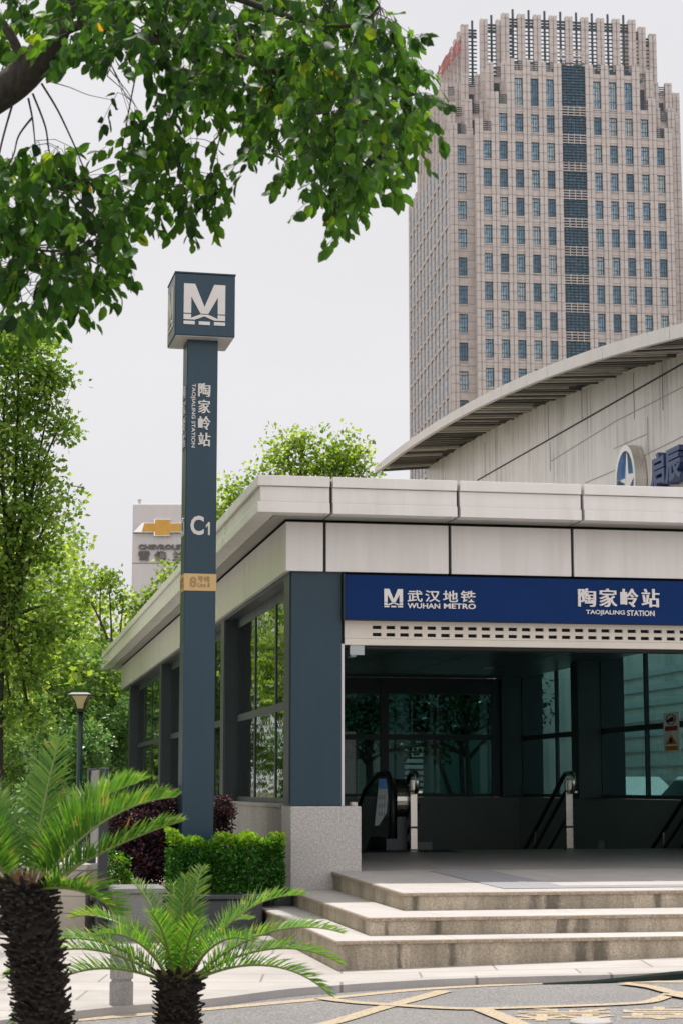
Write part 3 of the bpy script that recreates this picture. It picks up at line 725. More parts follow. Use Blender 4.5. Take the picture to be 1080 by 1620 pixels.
# ------------------------------------------------------------------ escalator, left side of the hall
def esc_z(y): return FZ if y < 7.2 else FZ - (y - 7.2) * math.tan(R(30))
es = empty('escalator', 'dark glass escalator end with black handrails just inside the opening', 'escalator', (B0[0], B0[1], 0), ANG)
def bal_profile(grow=0.0):
    # side view (y, z): round nose at the near end, then sloping away and down
    c = (6.72, 1.055); r = .50 + grow; pts = []
    for k in range(17):
        a = R(-100 - k * (170 / 16)); pts.append((c[0] + r * .8 * math.cos(a), c[1] + r * math.sin(a)))
    return pts
xb = PAV.cast(618, 1290, 'y', 6.4)[0]
for i, xc in enumerate((xb, xb - 1.25)):
    nose = bal_profile()
    top = [(7.3, 1.53), (8.2, 1.32), (11.5, -.55)]; bot = [(11.5, -1.2), (8.2, .42), (7.3, .55)]
    poly = nose + top + bot
    gl = MB(); gl.prism([(a, b) for a, b in poly], xc - .012, xc + .012, 'x'); gl.build('balustrade', M['esc_glass'], es)
    hr = MB(); path = [(xc, a, b) for a, b in bal_profile(.03)] + [(xc, a, b + .03) for a, b in top]
    hr.tube(path, .042, 10); hr.build('handrail', M['rubber'], es, smooth=True)
    sk = MB(); sk.box(xc - .09, xc + .09, 6.30, 7.4, FZ, FZ + .16); sk.hexa([(xc - .09, 7.4, -.6), (xc + .09, 7.4, -.6), (xc + .09, 11, -2), (xc - .09, 11, -2)], [(xc - .09, 7.4, FZ + .16), (xc + .09, 7.4, FZ + .16), (xc + .09, 11, -1.2), (xc - .09, 11, -1.2)])
    sk.build('skirt', M['frame'], es)
    if i == 0:
        st = MB(); poly2 = [(6.46, .98), (6.44, 1.13), (6.48, 1.30), (6.56, 1.43), (6.72, 1.43), (6.78, .98)]
        st.prism([(a, b) for a, b in poly2][::-1], xc - .028, xc - .016, 'x'); sti = st.build('sticker', M['stickergrey'], es)
        MB().prism([(6.50, 1.335), (6.56, 1.43), (6.72, 1.43), (6.734, 1.335)][::-1], xc - .0315, xc - .0285, 'x').build('sticker_head', M['stickerblue'], sti)
# notice on the side of the near balustrade that looks to the entrance
xs_, zs_ = PAV.rect(592, 613, 1232, 1306, 6.17)[:2], PAV.rect(592, 613, 1232, 1306, 6.17)[2:]
nb = MB(); a, b = xs_; lo, hi = zs_
nb.prism([(a, lo), (a + .3 * (b - a), lo), (b - .1 * (b - a), lo + .28 * (hi - lo)), (b, lo + .6 * (hi - lo)), (b - .12 * (b - a), hi), (a + .35 * (b - a), hi)], 6.16, 6.168, 'y')
nb_ = nb.build('safety_notice', M['stickergrey'], es)
MB().prism([(a + .30 * (b - a), lo + .78 * (hi - lo)), (b - .05 * (b - a), lo + .78 * (hi - lo)), (b - .12 * (b - a), hi), (a + .35 * (b - a), hi)], 6.155, 6.159, 'y').build('notice_head', M['stickerblue'], nb_)
nl = MB()
for r in range(3):
    for c in range(3): nl.box(a + (.28 + .2 * c) * (b - a), a + (.36 + .2 * c) * (b - a), 6.154, 6.159, lo + (.2 + .18 * r) * (hi - lo), lo + (.29 + .18 * r) * (hi - lo))
nl.build('notice_symbols', M['interior'], nb_)
dr = MB(); x0 = PAV.cast(637, 1290, 'y', 6.35)[0]
pr = []
for k in range(17):
    aa = R(90 + k * 180 / 16); pr.append((6.62 + .30 * math.cos(aa), 1.20 + .30 * math.sin(aa)))
dr.prism((pr + [(8.2, .75), (8.2, 1.3)])[::-1], x0 - .095, x0 + .095, 'x'); dr.build('newel_drum', M['steel'], es, bevel=.01)
MB().box(x0 - .07, x0 + .07, 6.42, 6.9, FZ, 1.0).build('newel_foot', M['frame'], es)
MB().box(xb - 1.5, xb + .75, 5.2, 6.3, FZ + .002, FZ + .008).build('floor_plate', M['frame'], es)
MB().box(x0 + .08, x0 + .40, 6.30, 6.62, FZ + .009, FZ + .12).build('base_box', M['black'], es)

# ------------------------------------------------------------------ stair handrails
def handrail(px, ytop, label, ypost=6.2, xfix=None, zpost=FZ):
    x = xfix if xfix is not None else PAV.cast(px, 1290, 'y', ypost)[0]
    h = empty('handrail', label, 'handrail', PAV.world(x, ypost, zpost), ANG, 'handrails at the head of the stairs')
    MB().box(-.05, .05, -.03, .03, .001, .97).build('post', M['steel'], h, bevel=.006)
    MB().box(-.056, .056, -.036, .036, .30, .33).box(-.056, .056, -.036, .036, .80, .82).box(-.07, .07, -.05, .05, 0.0, .02).build('post_clamp', M['frame'], h)
    sl_ = math.tan(R(28)); rr = .032
    b0, t0 = .80, 1.06
    cy, cz, rd = -.15, (b0 + t0) / 2, (t0 - b0) / 2
    bend = []
    for k in range(13):
        a = R(90 + k * 15); bend.append((0.0, cy + .75 * rd * math.cos(a), cz + rd * math.sin(a)))
    MB().tube([(0, .04, t0 + .0)] + bend + [(0, .04, b0)], rr, 10).build('rail_end', M['steel'], h, smooth=True)
    for k, z in enumerate((t0, b0)):
        MB().tube([(0, .03, z), (0, .16, z - .01), (0, .26, z - .05), (0, 3.4, z - .05 - 3.14 * sl_)], rr * (1.0 if k == 0 else .85), 10).build('rail', M['black'], h, smooth=True)
    MB().tube([(.10, .10, .62), (.10, 3.4, .62 - 3.3 * sl_)], .022, 8).build('lower_rail', M['black'], h, smooth=True)
    MB().box(-.02, .12, -.02, .11, .785, .815).build('bracket', M['steel'], h)
    MB().tube([(0, 1.7, 1.06 - .05 - 1.5 * sl_), (0, 1.75, .72 - .05 - 1.5 * sl_)], .02, 8).build('rail_strut', M['steel'], h)
handrail(653.5, 1230, 'steel handrail post with hooked top beside the escalator newel', 6.25)
handrail(899.5, 1231, 'steel handrail post with hooked top alone in the middle of the opening', 6.25)
handrail(0, 0, 'handrail at the right edge of the opening close to the window wall', 5.2, 6.58)

# ------------------------------------------------------------------ warning notice on the right-hand window, small plate on the wall
xw = 6.835
def wpt(px, py): return PAV.cast(px, py, 'x', xw)
c0, c1 = wpt(1050, 1160), wpt(1075, 1160)
zt_, zb_ = wpt(1062, 1127).z, wpt(1062, 1190).z
nw = empty('warning_notice', 'white notice with red and orange pictograms stuck on the right-hand window', 'notice', PAV.world(xw, (c0.y + c1.y) / 2, (zt_ + zb_) / 2), ANG)
wd = abs(c0.y - c1.y); hh = zt_ - zb_
# local: face looks towards -x ; width along y
MB().box(-.012, 0, -wd / 2, wd / 2, -hh / 2, hh / 2).build('panel', M['signwhite'], nw)
def ring(mb, cy, cz, r0, r1, sy_, n=28, x0=-.018, x1=-.0125):
    for k in range(n):
        a, b = 2 * math.pi * k / n, 2 * math.pi * (k + 1) / n
        P = [(cy + r * math.cos(t) * sy_, cz + r * math.sin(t)) for r, t in ((r0, a), (r0, b), (r1, b), (r1, a))]
        mb.prism(P[::-1], x0, x1, 'x')
sy_ = wd / hh * 2.35
rd = MB(); r_ = hh * .135; ring(rd, 0, hh * .325, r_ * .84, r_, sy_)
d = r_ * .88 * .707
rd.prism([(-d * sy_ - .006, hh * .325 + d), (d * sy_ - .006, hh * .325 - d), (d * sy_ + .012, hh * .325 - d), (-d * sy_ + .012, hh * .325 + d)], -.0175, -.0125, 'x')
rd.box(-.018, -.0125, -wd * .38, wd * .38, hh * .04, hh * .155); rd.build('prohibition_mark', M['signred'], nw)
orr = MB(); orr.prism([(-wd * .36, -hh * .30), (wd * .36, -hh * .30), (0, -hh * .06)], -.018, -.0125, 'x'); orr.box(-.018, -.0125, -wd * .38, wd * .38, -hh * .455, -hh * .345); orr.build('warning_mark', M['signorange'], nw)
bk = MB(); bk.box(-.0225, -.0185, -.02 * sy_, .02 * sy_, -hh * .27, -hh * .15)
bk.prism([(-.05 * sy_, hh * .27), (.05 * sy_, hh * .25), (.06 * sy_, hh * .30), (.01 * sy_, hh * .36), (-.03 * sy_, hh * .39), (-.05 * sy_, hh * .34)], -.0225, -.0185, 'x'); bk.build('pictogram', M['black'], nw)
p = PAV.cast(953.5, 1335, 'x', 6.785)
pl = empty('wall_plate', 'small pale plate low on the dark parapet wall right of the middle handrail', 'plate', PAV.world(p.x, p.y, p.z), ANG)
MB().box(-.03, -.001, -.16, .16, -.10, .08).build('plate', M['interior'], pl, bevel=.008)
MB().box(-.036, -.031, -.13, .13, -.08, .05).build('plate_face', M['stickergrey'], pl)

# ================================================================== METRO TOTEM
TA = R(12.2); TC = (-1.541, 20.32)
TF = Frame(TC[0], TC[1], TA)
tm = empty('metro_totem', 'tall blue-grey totem pole topped by a cube with a white M', 'sign pole', (TC[0], TC[1], 0), TA)
HB, HP = .327, .168
zt_ = TF.cast(275, 431, 'y', -HB).z; zb_ = TF.cast(273, 529, 'y', -HB).z
MB().box(-HP, HP, -HP, HP, -.1, zb_ + .02).build('pole', M['totem'], tm, bevel=.008)
hd = MB().box(-HB, HB, -HB, HB, zb_, zt_).build('head_cube', M['totem'], tm, bevel=.010)
MB().box(-HB - .006, HB + .006, -HB - .006, HB + .006, zt_ + .001, zt_ + .016).build('cube_lid', M['frame'], hd)
MB().box(-HB + .012, HB - .012, -HB + .012, HB - .012, zb_ - .008, zb_ - .001).build('cube_underside', M['totem_under'], hd)
side_axes = lambda X, Y, Z: (Y, -X, Z)
x0, x1, z0, z1 = TF.rect(291, 356.5, 450, 515.5, -HB)
mb = MB(); emblem_geo(mb, x0, x1, z0, z1, -HB - .001, .008); emblem_geo(mb, x0, x1, z0, z1, -HB - .001, .008, side_axes); mb.build('emblem', M['white'], hd)
mb = MB()
for ax in (None, side_axes):
    for i, ch in enumerate('陶家岭站'):
        x0, x1, z0, z1 = TF.rect(313.5, 333, 606.5 + i * 26.1, 606.5 + i * 26.1 + 21.5, -HP); put_text(mb, ch, x0, x1, z0, z1, -HP - .001, .010, .004, True, ax)
    x0, x1, z0, z1 = TF.rect(301.8, 309.4, 607, 708, -HP); put_text(mb, 'TAOJIALING STATION', x0, x1, z0, z1, -HP - .001, .008, .012, False, ax, 1)
    mb.build('station_lettering', M['white'], tm); mb = MB()
    x0, x1, z0, z1 = TF.rect(301.5, 322.8, 816, 846.5, -HP); put_text(mb, 'C', x0, x1, z0, z1, -HP - .001, .008, .03, False, ax)
    x0, x1, z0, z1 = TF.rect(325.5, 334, 826, 846.5, -HP); one = MB(); one.prism([(x0 + a_ * (x1 - x0), z0 + b_ * (z1 - z0)) for a_, b_ in ((.46, 0), (.80, 0), (.80, 1), (.52, 1), (.05, .74), (.05, .56), (.46, .72))], -HP - .009, -HP - .001, 'y'); mb.add([v if ax is None else ax(*v) for v in one.v], one.f); mb.build('exit_code', M['white'], tm); mb = MB()
z1 = TF.cast(310, 907.5, 'y', -HP).z; z0 = TF.cast(310, 934.5, 'y', -HP).z
bd = MB().box(-HP - .006, HP + .006, -HP - .006, HP + .006, z0, z1).build('line_band', M['gold'], tm, bevel=.003)
mb = MB()
for ax in (None, side_axes):
    for s, a, b, c, d, bo in (('8', 300.5, 311, 912.5, 929, .02), ('号线', 313, 332, 911.5, 920.5, .01), ('Line 8', 313, 332, 922, 929, .01)):
        x0, x1, za, zb = TF.rect(a, b, c, d, -HP); put_text(mb, s, x0, x1, za, zb, -HP - .007, .004, bo, False, ax)
    mb.build('band_lettering', M['brown'], bd); mb = MB()
# ================================================================== HOTEL TOWER
o_ = at(718, 413, 236.0)
TW = Frame(o_.x, o_.y, R(7.2))
tw = empty('hotel_tower', 'tall stepped stone tower with ribbed piers and an open louvred crown', 'high-rise tower', (o_.x, o_.y, 0), R(7.2))
def cx(c): return 620 + c / 2.315
def cy_(c): return c / 2.315
def U(c, cyv=957, plane=0.0): return TW.cast(cx(c), cy_(cyv), 'y', plane).x
def Z(c, cxv=500, plane=0.0): return TW.cast(cx(cxv), cy_(c), 'y', plane).z
UL, UR = 0.0, U(1062, 900, 2.4)
DEP = 37.0
stone = MB(); dark = MB()
def pier(u, wv, z0, z1, wid=1.0, deep=.55, side='f'):
    """twin-shafted pier with a groove"""
    a = wid * .44
    if side == 'f':
        stone.box(u - wid / 2, u - wid / 2 + a, wv, wv + deep, z0, z1); stone.box(u + wid / 2 - a, u + wid / 2, wv, wv + deep, z0, z1)
        stone.box(u - wid / 2 + a, u + wid / 2 - a, wv + .13, wv + deep, z0, z1 - .25)
    else:
        s = -1 if side == 'l' else 1
        for q0, q1, ex_, dz in ((-wid / 2, -wid / 2 + a, 0, 0), (wid / 2 - a, wid / 2, 0, 0), (-wid / 2 + a, wid / 2 - a, .13, .25)):
            xa, xb = (u + ex_, u + deep) if side == 'l' else (u - deep, u - ex_)
            stone.box(xa, xb, wv + q0, wv + q1, z0, z1 - dz)
wc = [U(c) for c in (353, 412, 472, 530, 588, 762, 820, 878, 935, 993)]
pit = (wc[4] - wc[0]) / 4
row0 = Z(963, 472); row1 = Z(550, 472); FH = (row1 - row0) / 4
rows = [row1 + FH] + [row1 - FH * k for k in range(0, 22)]      # window centre heights, top row first
wh = (Z(925, 472) - Z(993, 472)); ww = 1.02
ztall0, ztall1 = Z(385, 470), Z(283, 470)
zM6, zM4, zM3, zA = Z(213, 440), Z(335, 382), Z(434, 335), TW.cast(cx(240), cy_(450), 'y', 2.4).z
pe = [wc[0] - pit / 2] + [(wc[i] + wc[i + 1]) / 2 for i in range(4)] + [wc[4] + pit / 2 - .02]
pr_ = [wc[5] - pit / 2 + .02] + [(wc[i] + wc[i + 1]) / 2 for i in range(5, 9)] + [wc[9] + pit / 2]
ZB = 0.0
tops_l = [zM3, zM4, zM6, zM6 - .1, zM6 - .2, zM6 - .35]
tops_r = [zM6 - .35, zM6 - .3, zM6 - .3, zM6 - .3, zM4 + .0, zM3 - .2]
for u, z in zip(pe, tops_l): pier(u, 0, ZB, z)
for u, z in zip(pr_, tops_r): pier(u, 0, ZB, z)
# masses behind the piers
core = MB()
def mass(u0, u1, w0, w1, z): stone.box(u0, u1, w0, w1, ZB, z)
mass(pe[0] - .3, pr_[-1] + .3, .52, DEP, zM3 - 1.6)
mass(pe[1] - .3, pr_[-2] + .3, .521, DEP - 1, zM4 - 1.7)
mass(pe[2] - .3, pr_[-3] + .3, .522, DEP - 2, zM6 - 2.0)
mass(UL + .35, UR - .35, 2.95, DEP - 2, zA - 1.4)
# spandrels between the piers, each a little set back, with sill and lintel
for i, u in enumerate(wc):
    for k, z in enumerate(rows):
        tall = (k == 0)
        if i in (0, 9) and k < 2: continue
        if i in (1, 8) and k < 1: continue
    a, b = u - pit / 2 + .45, u + pit / 2 - .45
    ztop_col = zM3 if i in (0, 9) else (zM4 if i in (1, 8) else zM6)
    zz = [r for r in rows if r + wh / 2 < ztop_col - .8]
    edges = []
    if 2 <= i <= 7: edges.append((ztall0, ztall1))
    edges += [(z - wh / 2, z + wh / 2) for z in (zz if not (2 <= i <= 7) else [r for r in zz if r + wh / 2 < ztall0 - .3])]
    prev = ztop_col - 1.55
    for lo, hi in edges:
        if prev > hi: stone.box(a, b, .22, .515, hi, prev)
        stone.box(a, b, .10, .218, lo - .16, lo - .02); stone.box(a, b, .17, .219, hi + .30, hi + .42)
        prev = lo - .0
    if prev > ZB: stone.box(a, b, .22, .515, ZB, prev)
    # louvred guard at the head of the column
    dark = MB()
    for q in range(5): dark.box(a, b, .16, .21, ztop_col - 1.5 + q * .27, ztop_col - 1.36 + q * .27)
    dark.box(u - .05, u + .05, .14, .159, ztop_col - 1.5, ztop_col - .2); dark.build('guard_louvre', M['tower_dark'], tw)
# windows: one built, the rest copied
def window(u, z, h, width, wv, proto=None, name='window'):
    if proto is None:
        wn = MB().box(-width / 2, width / 2, 0, .05, -h / 2, h / 2).build(name, M['tower_win'], tw)
        f = MB()
        for x in (-width / 2, width / 2 - .09): f.box(x, x + .09, -.05, -.001, -h / 2, h / 2)
        f.box(-width / 2 + .091, width / 2 - .091, -.05, -.001, h / 2 - .08, h / 2); f.box(-width / 2 + .091, width / 2 - .091, -.05, -.001, -h / 2, -h / 2 + .08)
        f.box(-.16, -.10, -.05, -.001, -h / 2 + .081, h / 2 - .081); f.box(.16, .22, -.05, -.001, -h / 2 + .081, h / 2 - .081)
        f.box(-width / 2 + .091, width / 2 - .091, -.045, -.002, -h * .22, -h * .22 + .07); f.box(-width / 2 + .091, width / 2 - .091, -.045, -.002, h * .27, h * .27 + .07)
        f.build('window_frame', M['tower_frame'], wn)
    else: wn = copy_tree(proto, tw)
    wn.location = (u, wv, z); return wn
proto = None; count = 0
for i, u in enumerate(wc):
    ztop_col = zM3 if i in (0, 9) else (zM4 if i in (1, 8) else zM6)
    for k, z in enumerate(rows[:12]):
        if z + wh / 2 > ztop_col - .8 or (2 <= i <= 7 and z + wh / 2 > ztall0 - .3): continue
        if 447 + 103 * k - 40 > 1447 - (u - wc[0]) / (wc[9] - wc[0]) * 247: continue
        if count >= 100: continue
        proto_n = window(u, z, wh, ww, .42, proto); proto = proto or proto_n; count += 1
pt = None
for i in range(2, 8):
    q = window(wc[i], (ztall0 + ztall1) / 2, ztall1 - ztall0, ww, .42, pt, 'tall_window'); pt = pt or q
# lattice bay in the middle
la, lb_ = pe[-1] + .5, pr_[0] - .5
zlt = Z(230, 675)
stone.box(la, lb_, .40, .515, ZB, zlt - .6)
back = MB().box(la, lb_, .34, .395, ZB, zlt - .4).build('lattice_backing', M['tower_win'], tw)
lat = MB(); lst = MB()
n_ = int((zlt - 40) / .39)
for k in range(n_): lat.box(la, lb_, .14, .20, zlt - k * .39 - .13, zlt - k * .39)
for k in range(6): lat.box(la + (lb_ - la) * (k + .5) / 6 - .04, la + (lb_ - la) * (k + .5) / 6 + .04, .205, .26, 38, zlt + .1)
lat.build('lattice_screen', M['tower_dark'], tw)
for z in [ (ztall1 + 1.6) ] + rows[0:16]:
    zc = z + FH / 2
    lst = MB()
    for q in range(4): lst.box(la, lb_, .08, .135, zc - .62 + q * .36, zc - .50 + q * .36)
    for k in range(5): lst.box(la + (lb_ - la) * k / 4 - .05, la + (lb_ - la) * k / 4 + .05, .05, .079, zc - .7, zc + .65)
    lst.build('lattice_grille', M['tower'], tw)
# corner piece on the left (set back), with its own windows
cu0 = U(242, 900, 2.4)
pier(.5, 2.4, ZB, zA, .98)
wcx = U(272, 957, 2.6); cwl, cwr = 1.0, 2.2
cp = None
zprev = zA - 1.4; stone.box(cwr + .002, pe[0] - .31, 2.55, 2.945, ZB, zA - .6)
for k, z in enumerate([r for r in rows if r + wh / 2 < zA - .6][:14]):
    stone.box(cwl, cwr, 2.62, 2.945, z + wh / 2, zprev); zprev = z - wh / 2
    stone.box(cwl, cwr, 2.50, 2.618, z - wh / 2 - .16, z - wh / 2 - .02)
    if k < 10: q = window((cwl + cwr) / 2, z, wh, cwr - cwl, 2.84, cp, 'corner_window'); cp = cp or q
stone.box(cwl, cwr, 2.62, 2.945, ZB, zprev)
dark = MB()
for q in range(5): dark.box(cwl, cwr, 2.55, 2.61, zA - 1.35 + q * .27, zA - 1.21 + q * .27)
dark.build('guard_louvre', M['tower_dark'], tw)
pier(UR - .5, 2.4, ZB, zA - .3, 1.0)
# stepped masses behind, each with piers along its edges
def stepped(c0, c1, w0, ctop, w1=None, zlow=None):
    z = TW.cast(cx(c0), cy_(ctop), 'y', w0).z; u0, u1 = U(c0, ctop, w0), U(c1, ctop, w0)
    w1 = w1 or DEP - w0
    stone.box(u0 + .3, u1 - .3, w0 + .52, w1, 50, z - 1.8)
    n = max(2, round((u1 - u0) / 2)); p = (u1 - u0 - 1.0) / n
    for i in range(n + 1):
        u = u0 + .5 + i * p; pier(u, w0, 50, z, .95)
        if i < n:
            dark = MB()
            for q in range(5): dark.box(u + .48, u + p - .48, w0 + .2, w0 + .26, z - 1.75 + q * .27, z - 1.61 + q * .27)
            dark.build('guard_louvre', M['tower_dark'], tw); dark = MB(); dark.box(u + .6, u + p - .6, w0 + .47, w0 + .518, z - 5.6, z - 2.7); dark.build('terrace_opening', M['tower_dark'], tw)
    m = max(2, round((w1 - w0) / 3.2)); pp = (w1 - w0 - 1) / m
    for i in range(1, m + 1):
        pier(u0, w0 + .5 + i * pp, 50, z, .95, .55, 'l'); pier(u1, w0 + .5 + i * pp, 50, z, .95, .55, 'r')
stepped(265, 1032, 4.6, 362); stepped(343, 952, 3.0, 226); stepped(203, 1045, 6.0, 374); stepped(252, 1022, 7.5, 268); stepped(176, 1050, 10.0, 300, 28)
# left flank: ribs and slot windows with small sills
mL = 11; pp = (DEP - 2 - 3.4) / mL
slot = MB(); sill = MB()
for i in range(mL + 1):
    wv = 3.6 + i * pp; pier(UL - .06, wv, ZB, zA - (0 if i < 9 else 1), 1.25, .5, 'l'); pier(UR + .1, wv, ZB, zA - .3, 1.15, .62, 'r')
    if i < mL:
        stone.box(UL + .12, UL + .345, wv + .6, wv + pp - .6, ZB, zA - 1.5)
        for z in rows:
            if z > zA - 2: continue
            slot.box(UL + .06, UL + .118, wv + .64, wv + pp - .64, z - FH * .40, z + FH * .44)
            sill.box(UL - .10, UL + .118, wv + .63, wv + pp - .63, z - FH * .40 - .40, z - FH * .40 - .06)
tag(slot.build('slot_windows', M['tower_win'], tw), kind='stuff'); tag(sill.build('slot_sills', M['tower'], tw), kind='stuff')
# open crown: rings of piers with louvres between, sky showing through
cr = MB(); lv = MB(); zc0 = zM6 - 2.2
def crown(c0, c1, w0, ctop, w1, skip=None):
    z = TW.cast(cx(c0), cy_(ctop), 'y', w0).z; u0, u1 = U(c0, ctop + 20, w0), U(c1, ctop + 20, w0)
    n = max(1, round((u1 - u0 - 1) / pit)); p = (u1 - u0 - 1.0) / n
    for i in range(n + 1):
        u = u0 + .5 + i * p
        if skip and skip[0] + .6 < u < skip[1] - .6: continue
        for a in (-.5, .06): cr.box(u + a, u + a + .44, w0, w0 + .8, zc0, z)
        cr.box(u - .06, u + .06, w0 + .15, w0 + .7, zc0, z - .2)
        if i < n:
            lv = MB()
            for q in range(int((z - zc0) / .55)): lv.box(u + .5, u + p - .5, w0 + .30, w0 + .36, z - .75 - q * .55, z - .57 - q * .55)
            for q in range(3): lv.box(u + .5, u + p - .5, w0 + .42, w0 + .7, z - .72 - q * .42, z - .52 - q * .42)
            lv.box(u + p / 2 - .14, u + p / 2 + .14, w0 + .37, w0 + .5, zc0, z + .75); lv.build('crown_louvre', M['tower_dark'], tw)
    if w1 == 0: return u0, u1, z
    m = max(2, round((w1 - w0) / 2.9)); pp = (w1 - w0 - .8) / m
    for i in range(1, m + 1):
        v = w0 + .4 + i * pp
        for ux in (u0, u1 - .8):
            cr.box(ux, ux + .8, v - .5, v - .06, zc0, z); cr.box(ux, ux + .8, v + .06, v + .5, zc0, z); cr.box(ux + .15, ux + .65, v - .06, v + .06, zc0, z - .2)
        for ux in (u0 + .3, u1 - .36):
            lv = MB()
            for q in range(int((z - zc0) / .62)): lv.box(ux, ux + .06, v - pp + .5, v - .5, z - .75 - q * .62, z - .63 - q * .62)
            lv.build('crown_louvre', M['tower_dark'], tw)
    return u0, u1, z
ca, cb, _ = crown(400, 890, 4.0, 47, 0)
da, db, _ = crown(322, 926, 7.0, 68, 0, (ca, cb))
cu, _, cz = crown(252, 965, 10.0, 88, 27, (da, db))
cr.build('crown', M['tower'], tw)
stone.build('wall', M['tower'], tw)
# red roof lettering on the flank of the crown
rl = MB()
pxl = cu - .7
for ch, c0, c1, t0, t1 in (('店', 238, 254, 143, 192), ('酒', 219, 236, 166, 216), ('际', 200, 216, 192, 243), ('国', 182, 198, 218, 266), ('大', 165, 180, 240, 285)):
    a = TW.cast(cx(c0), cy_((t0 + t1) / 2), 'x', pxl); b = TW.cast(cx(c1), cy_((t0 + t1) / 2), 'x', pxl)
    zt = TW.cast(cx((c0 + c1) / 2), cy_(t0), 'x', pxl).z; zb = TW.cast(cx((c0 + c1) / 2), cy_(t1), 'x', pxl).z
    put_text(rl, ch, -a.y, -b.y, zb, zt, pxl - 0.0, .12, .0, False, lambda X, Y, Z_: (Y, -X, Z_))
rl.build('lettering', M['red'], tw)
MB().box(pe[0] + 2, pr_[-1] - 2, 9, 30, 60, zc0 + .5).build('roof', M['tower'], tw)

# ================================================================== SHOWROOM BUILDING with the curved roof
XW, XE = 11.76, 9.96
dl = empty('showroom_building', 'pale clad showroom with a sweeping curved eave and slatted soffit', 'showroom', (B0[0], B0[1], 0), ANG)
wtop = [PAV.cast(x, y, 'x', XW) for x, y in ((654, 754.6), (696, 727), (760, 690), (830, 653), (904, 618), (1001, 585.6), (1080, 560))]
etop = [PAV.cast(x, y, 'x', XE) for x, y in ((592, 740.5), (640, 699), (719, 648), (802, 609), (867, 579), (927, 555.6), (1001, 530), (1080, 511.6))]
ebot = [PAV.cast(x, y, 'x', XE) for x, y in ((594, 748), (640, 713), (719, 663), (802, 625), (867, 596), (927, 574), (1001, 551), (1080, 534))]
def fit(pts, deg=2):
    return np.polyfit([p.y for p in pts], [p.z for p in pts], deg)
fw, fe, fb = fit(wtop), fit(etop), fit(ebot)
ye1 = etop[0].y; ye0 = etop[-1].y - 16
def ext(f, y, ylim): 
    # continue with the tangent beyond the seen part
    if y >= ylim: return float(np.polyval(f, y))
    return float(np.polyval(f, ylim) + np.polyval(np.polyder(f), ylim) * (y - ylim))
yl_e, yl_w = etop[-1].y, wtop[-1].y
NS = 44
ys_e = [ye0 + (ye1 - ye0) * k / NS for k in range(NS + 1)]
tilt = 0.05
wl = MB()
yy = [ye0 + (ye1 - .3 - ye0) * k / NS for k in range(NS + 1)]
poly = [(y, -.1) for y in (yy[0], yy[-1])] + [(y, ext(fw, y, yl_w)) for y in yy[::-1]]
wl.prism(poly, XW, XW + .4, 'x'); wl.build('wall', M['deal_wall'], dl)
# panel joints as narrow grooves' dark strips, and stepped lower courses
jn = MB()
def course(px0, py0, px1, py1, t=.022):
    a = PAV.cast(px0, py0, 'x', XW - .004); b = PAV.cast(px1, py1, 'x', XW - .004); s = (b.z - a.z) / (b.y - a.y)
    y0, y1 = sorted((a.y, b.y))
    def zz(y): return a.z + s * (y - a.y)
    jn.hexa([(XW - .008, y0, zz(y0) - t), (XW - .001, y0, zz(y0) - t), (XW - .001, y1, zz(y1) - t), (XW - .008, y1, zz(y1) - t)], [(XW - .008, y0, zz(y0) + t), (XW - .001, y0, zz(y0) + t), (XW - .001, y1, zz(y1) + t), (XW - .008, y1, zz(y1) + t)])
def riserj(px, py0, py1, t=.010):
    a = PAV.cast(px, py0, 'x', XW - .004); b = PAV.cast(px, py1, 'x', XW - .004)
    jn.box(XW - .007, XW - .002, a.y - t, a.y + t, b.z, a.z)
course(754, 760, 1120, 552)
for px, y0, y1 in ((866, 640, 695), (919, 612, 668), (766, 700, 756), (1001, 590, 664), (869, 700, 745), (1046, 575, 650)): riserj(px, y0, y1)
jn.build('panel_joint', M['gap'], dl)
jn = MB(); course(870, 730, 972, 667, .012); course(925, 764, 972, 744, .012); course(970, 710, 1022, 687, .012); course(1015, 722, 1080, 690, .012); course(972, 667, 1080, 612, .012); riserj(1023, 660, 720, .012)
jn.build('course_joint', plain('joint_soft', (.40, .37, .34), .7), dl)
# eave band, soffit, slats, roof sheet
eb = MB(); stp_ = 12
for k in range(NS):
    a, b = ys_e[k] + .012, ys_e[k + 1] - (.0 if (k + 1) % 4 else .012)
    a = ys_e[k] + (.0 if k % 4 else .012)
    q = lambda y: (ext(fe, y, yl_e), ext(fb, y, yl_e))
    eb.hexa([(XE, a, q(a)[1]), (XE + .12, a, q(a)[1]), (XE + .12, b, q(b)[1]), (XE, b, q(b)[1])], [(XE, a, q(a)[0]), (XE + .12, a, q(a)[0]), (XE + .12, b, q(b)[0]), (XE, b, q(b)[0])])
eb.build('eave_band', M['deal_roof'], dl)
sf = MB(); sl = MB(); rf = MB()
for k in range(NS):
    a, b = ys_e[k], ys_e[k + 1]
    za, zb = ext(fb, a, yl_e), ext(fb, b, yl_e); wa, wb = ext(fw, a, yl_w), ext(fw, b, yl_w)
    sf.add([(XE + .121, a, za + .10), (XW + .1, a, wa + .06), (XW + .1, b, wb + .06), (XE + .121, b, zb + .10)], [(0, 1, 2, 3)])
    ta, tb = ext(fe, a, yl_e), ext(fe, b, yl_e)
    rf.add([(XE + .01, a, ta - .005), (XE + .01, b, tb - .005), (XE + 16, b, tb + .9), (XE + 16, a, ta + .9)], [(0, 1, 2, 3)])
ns = 100; random.seed(9); sl2 = MB()
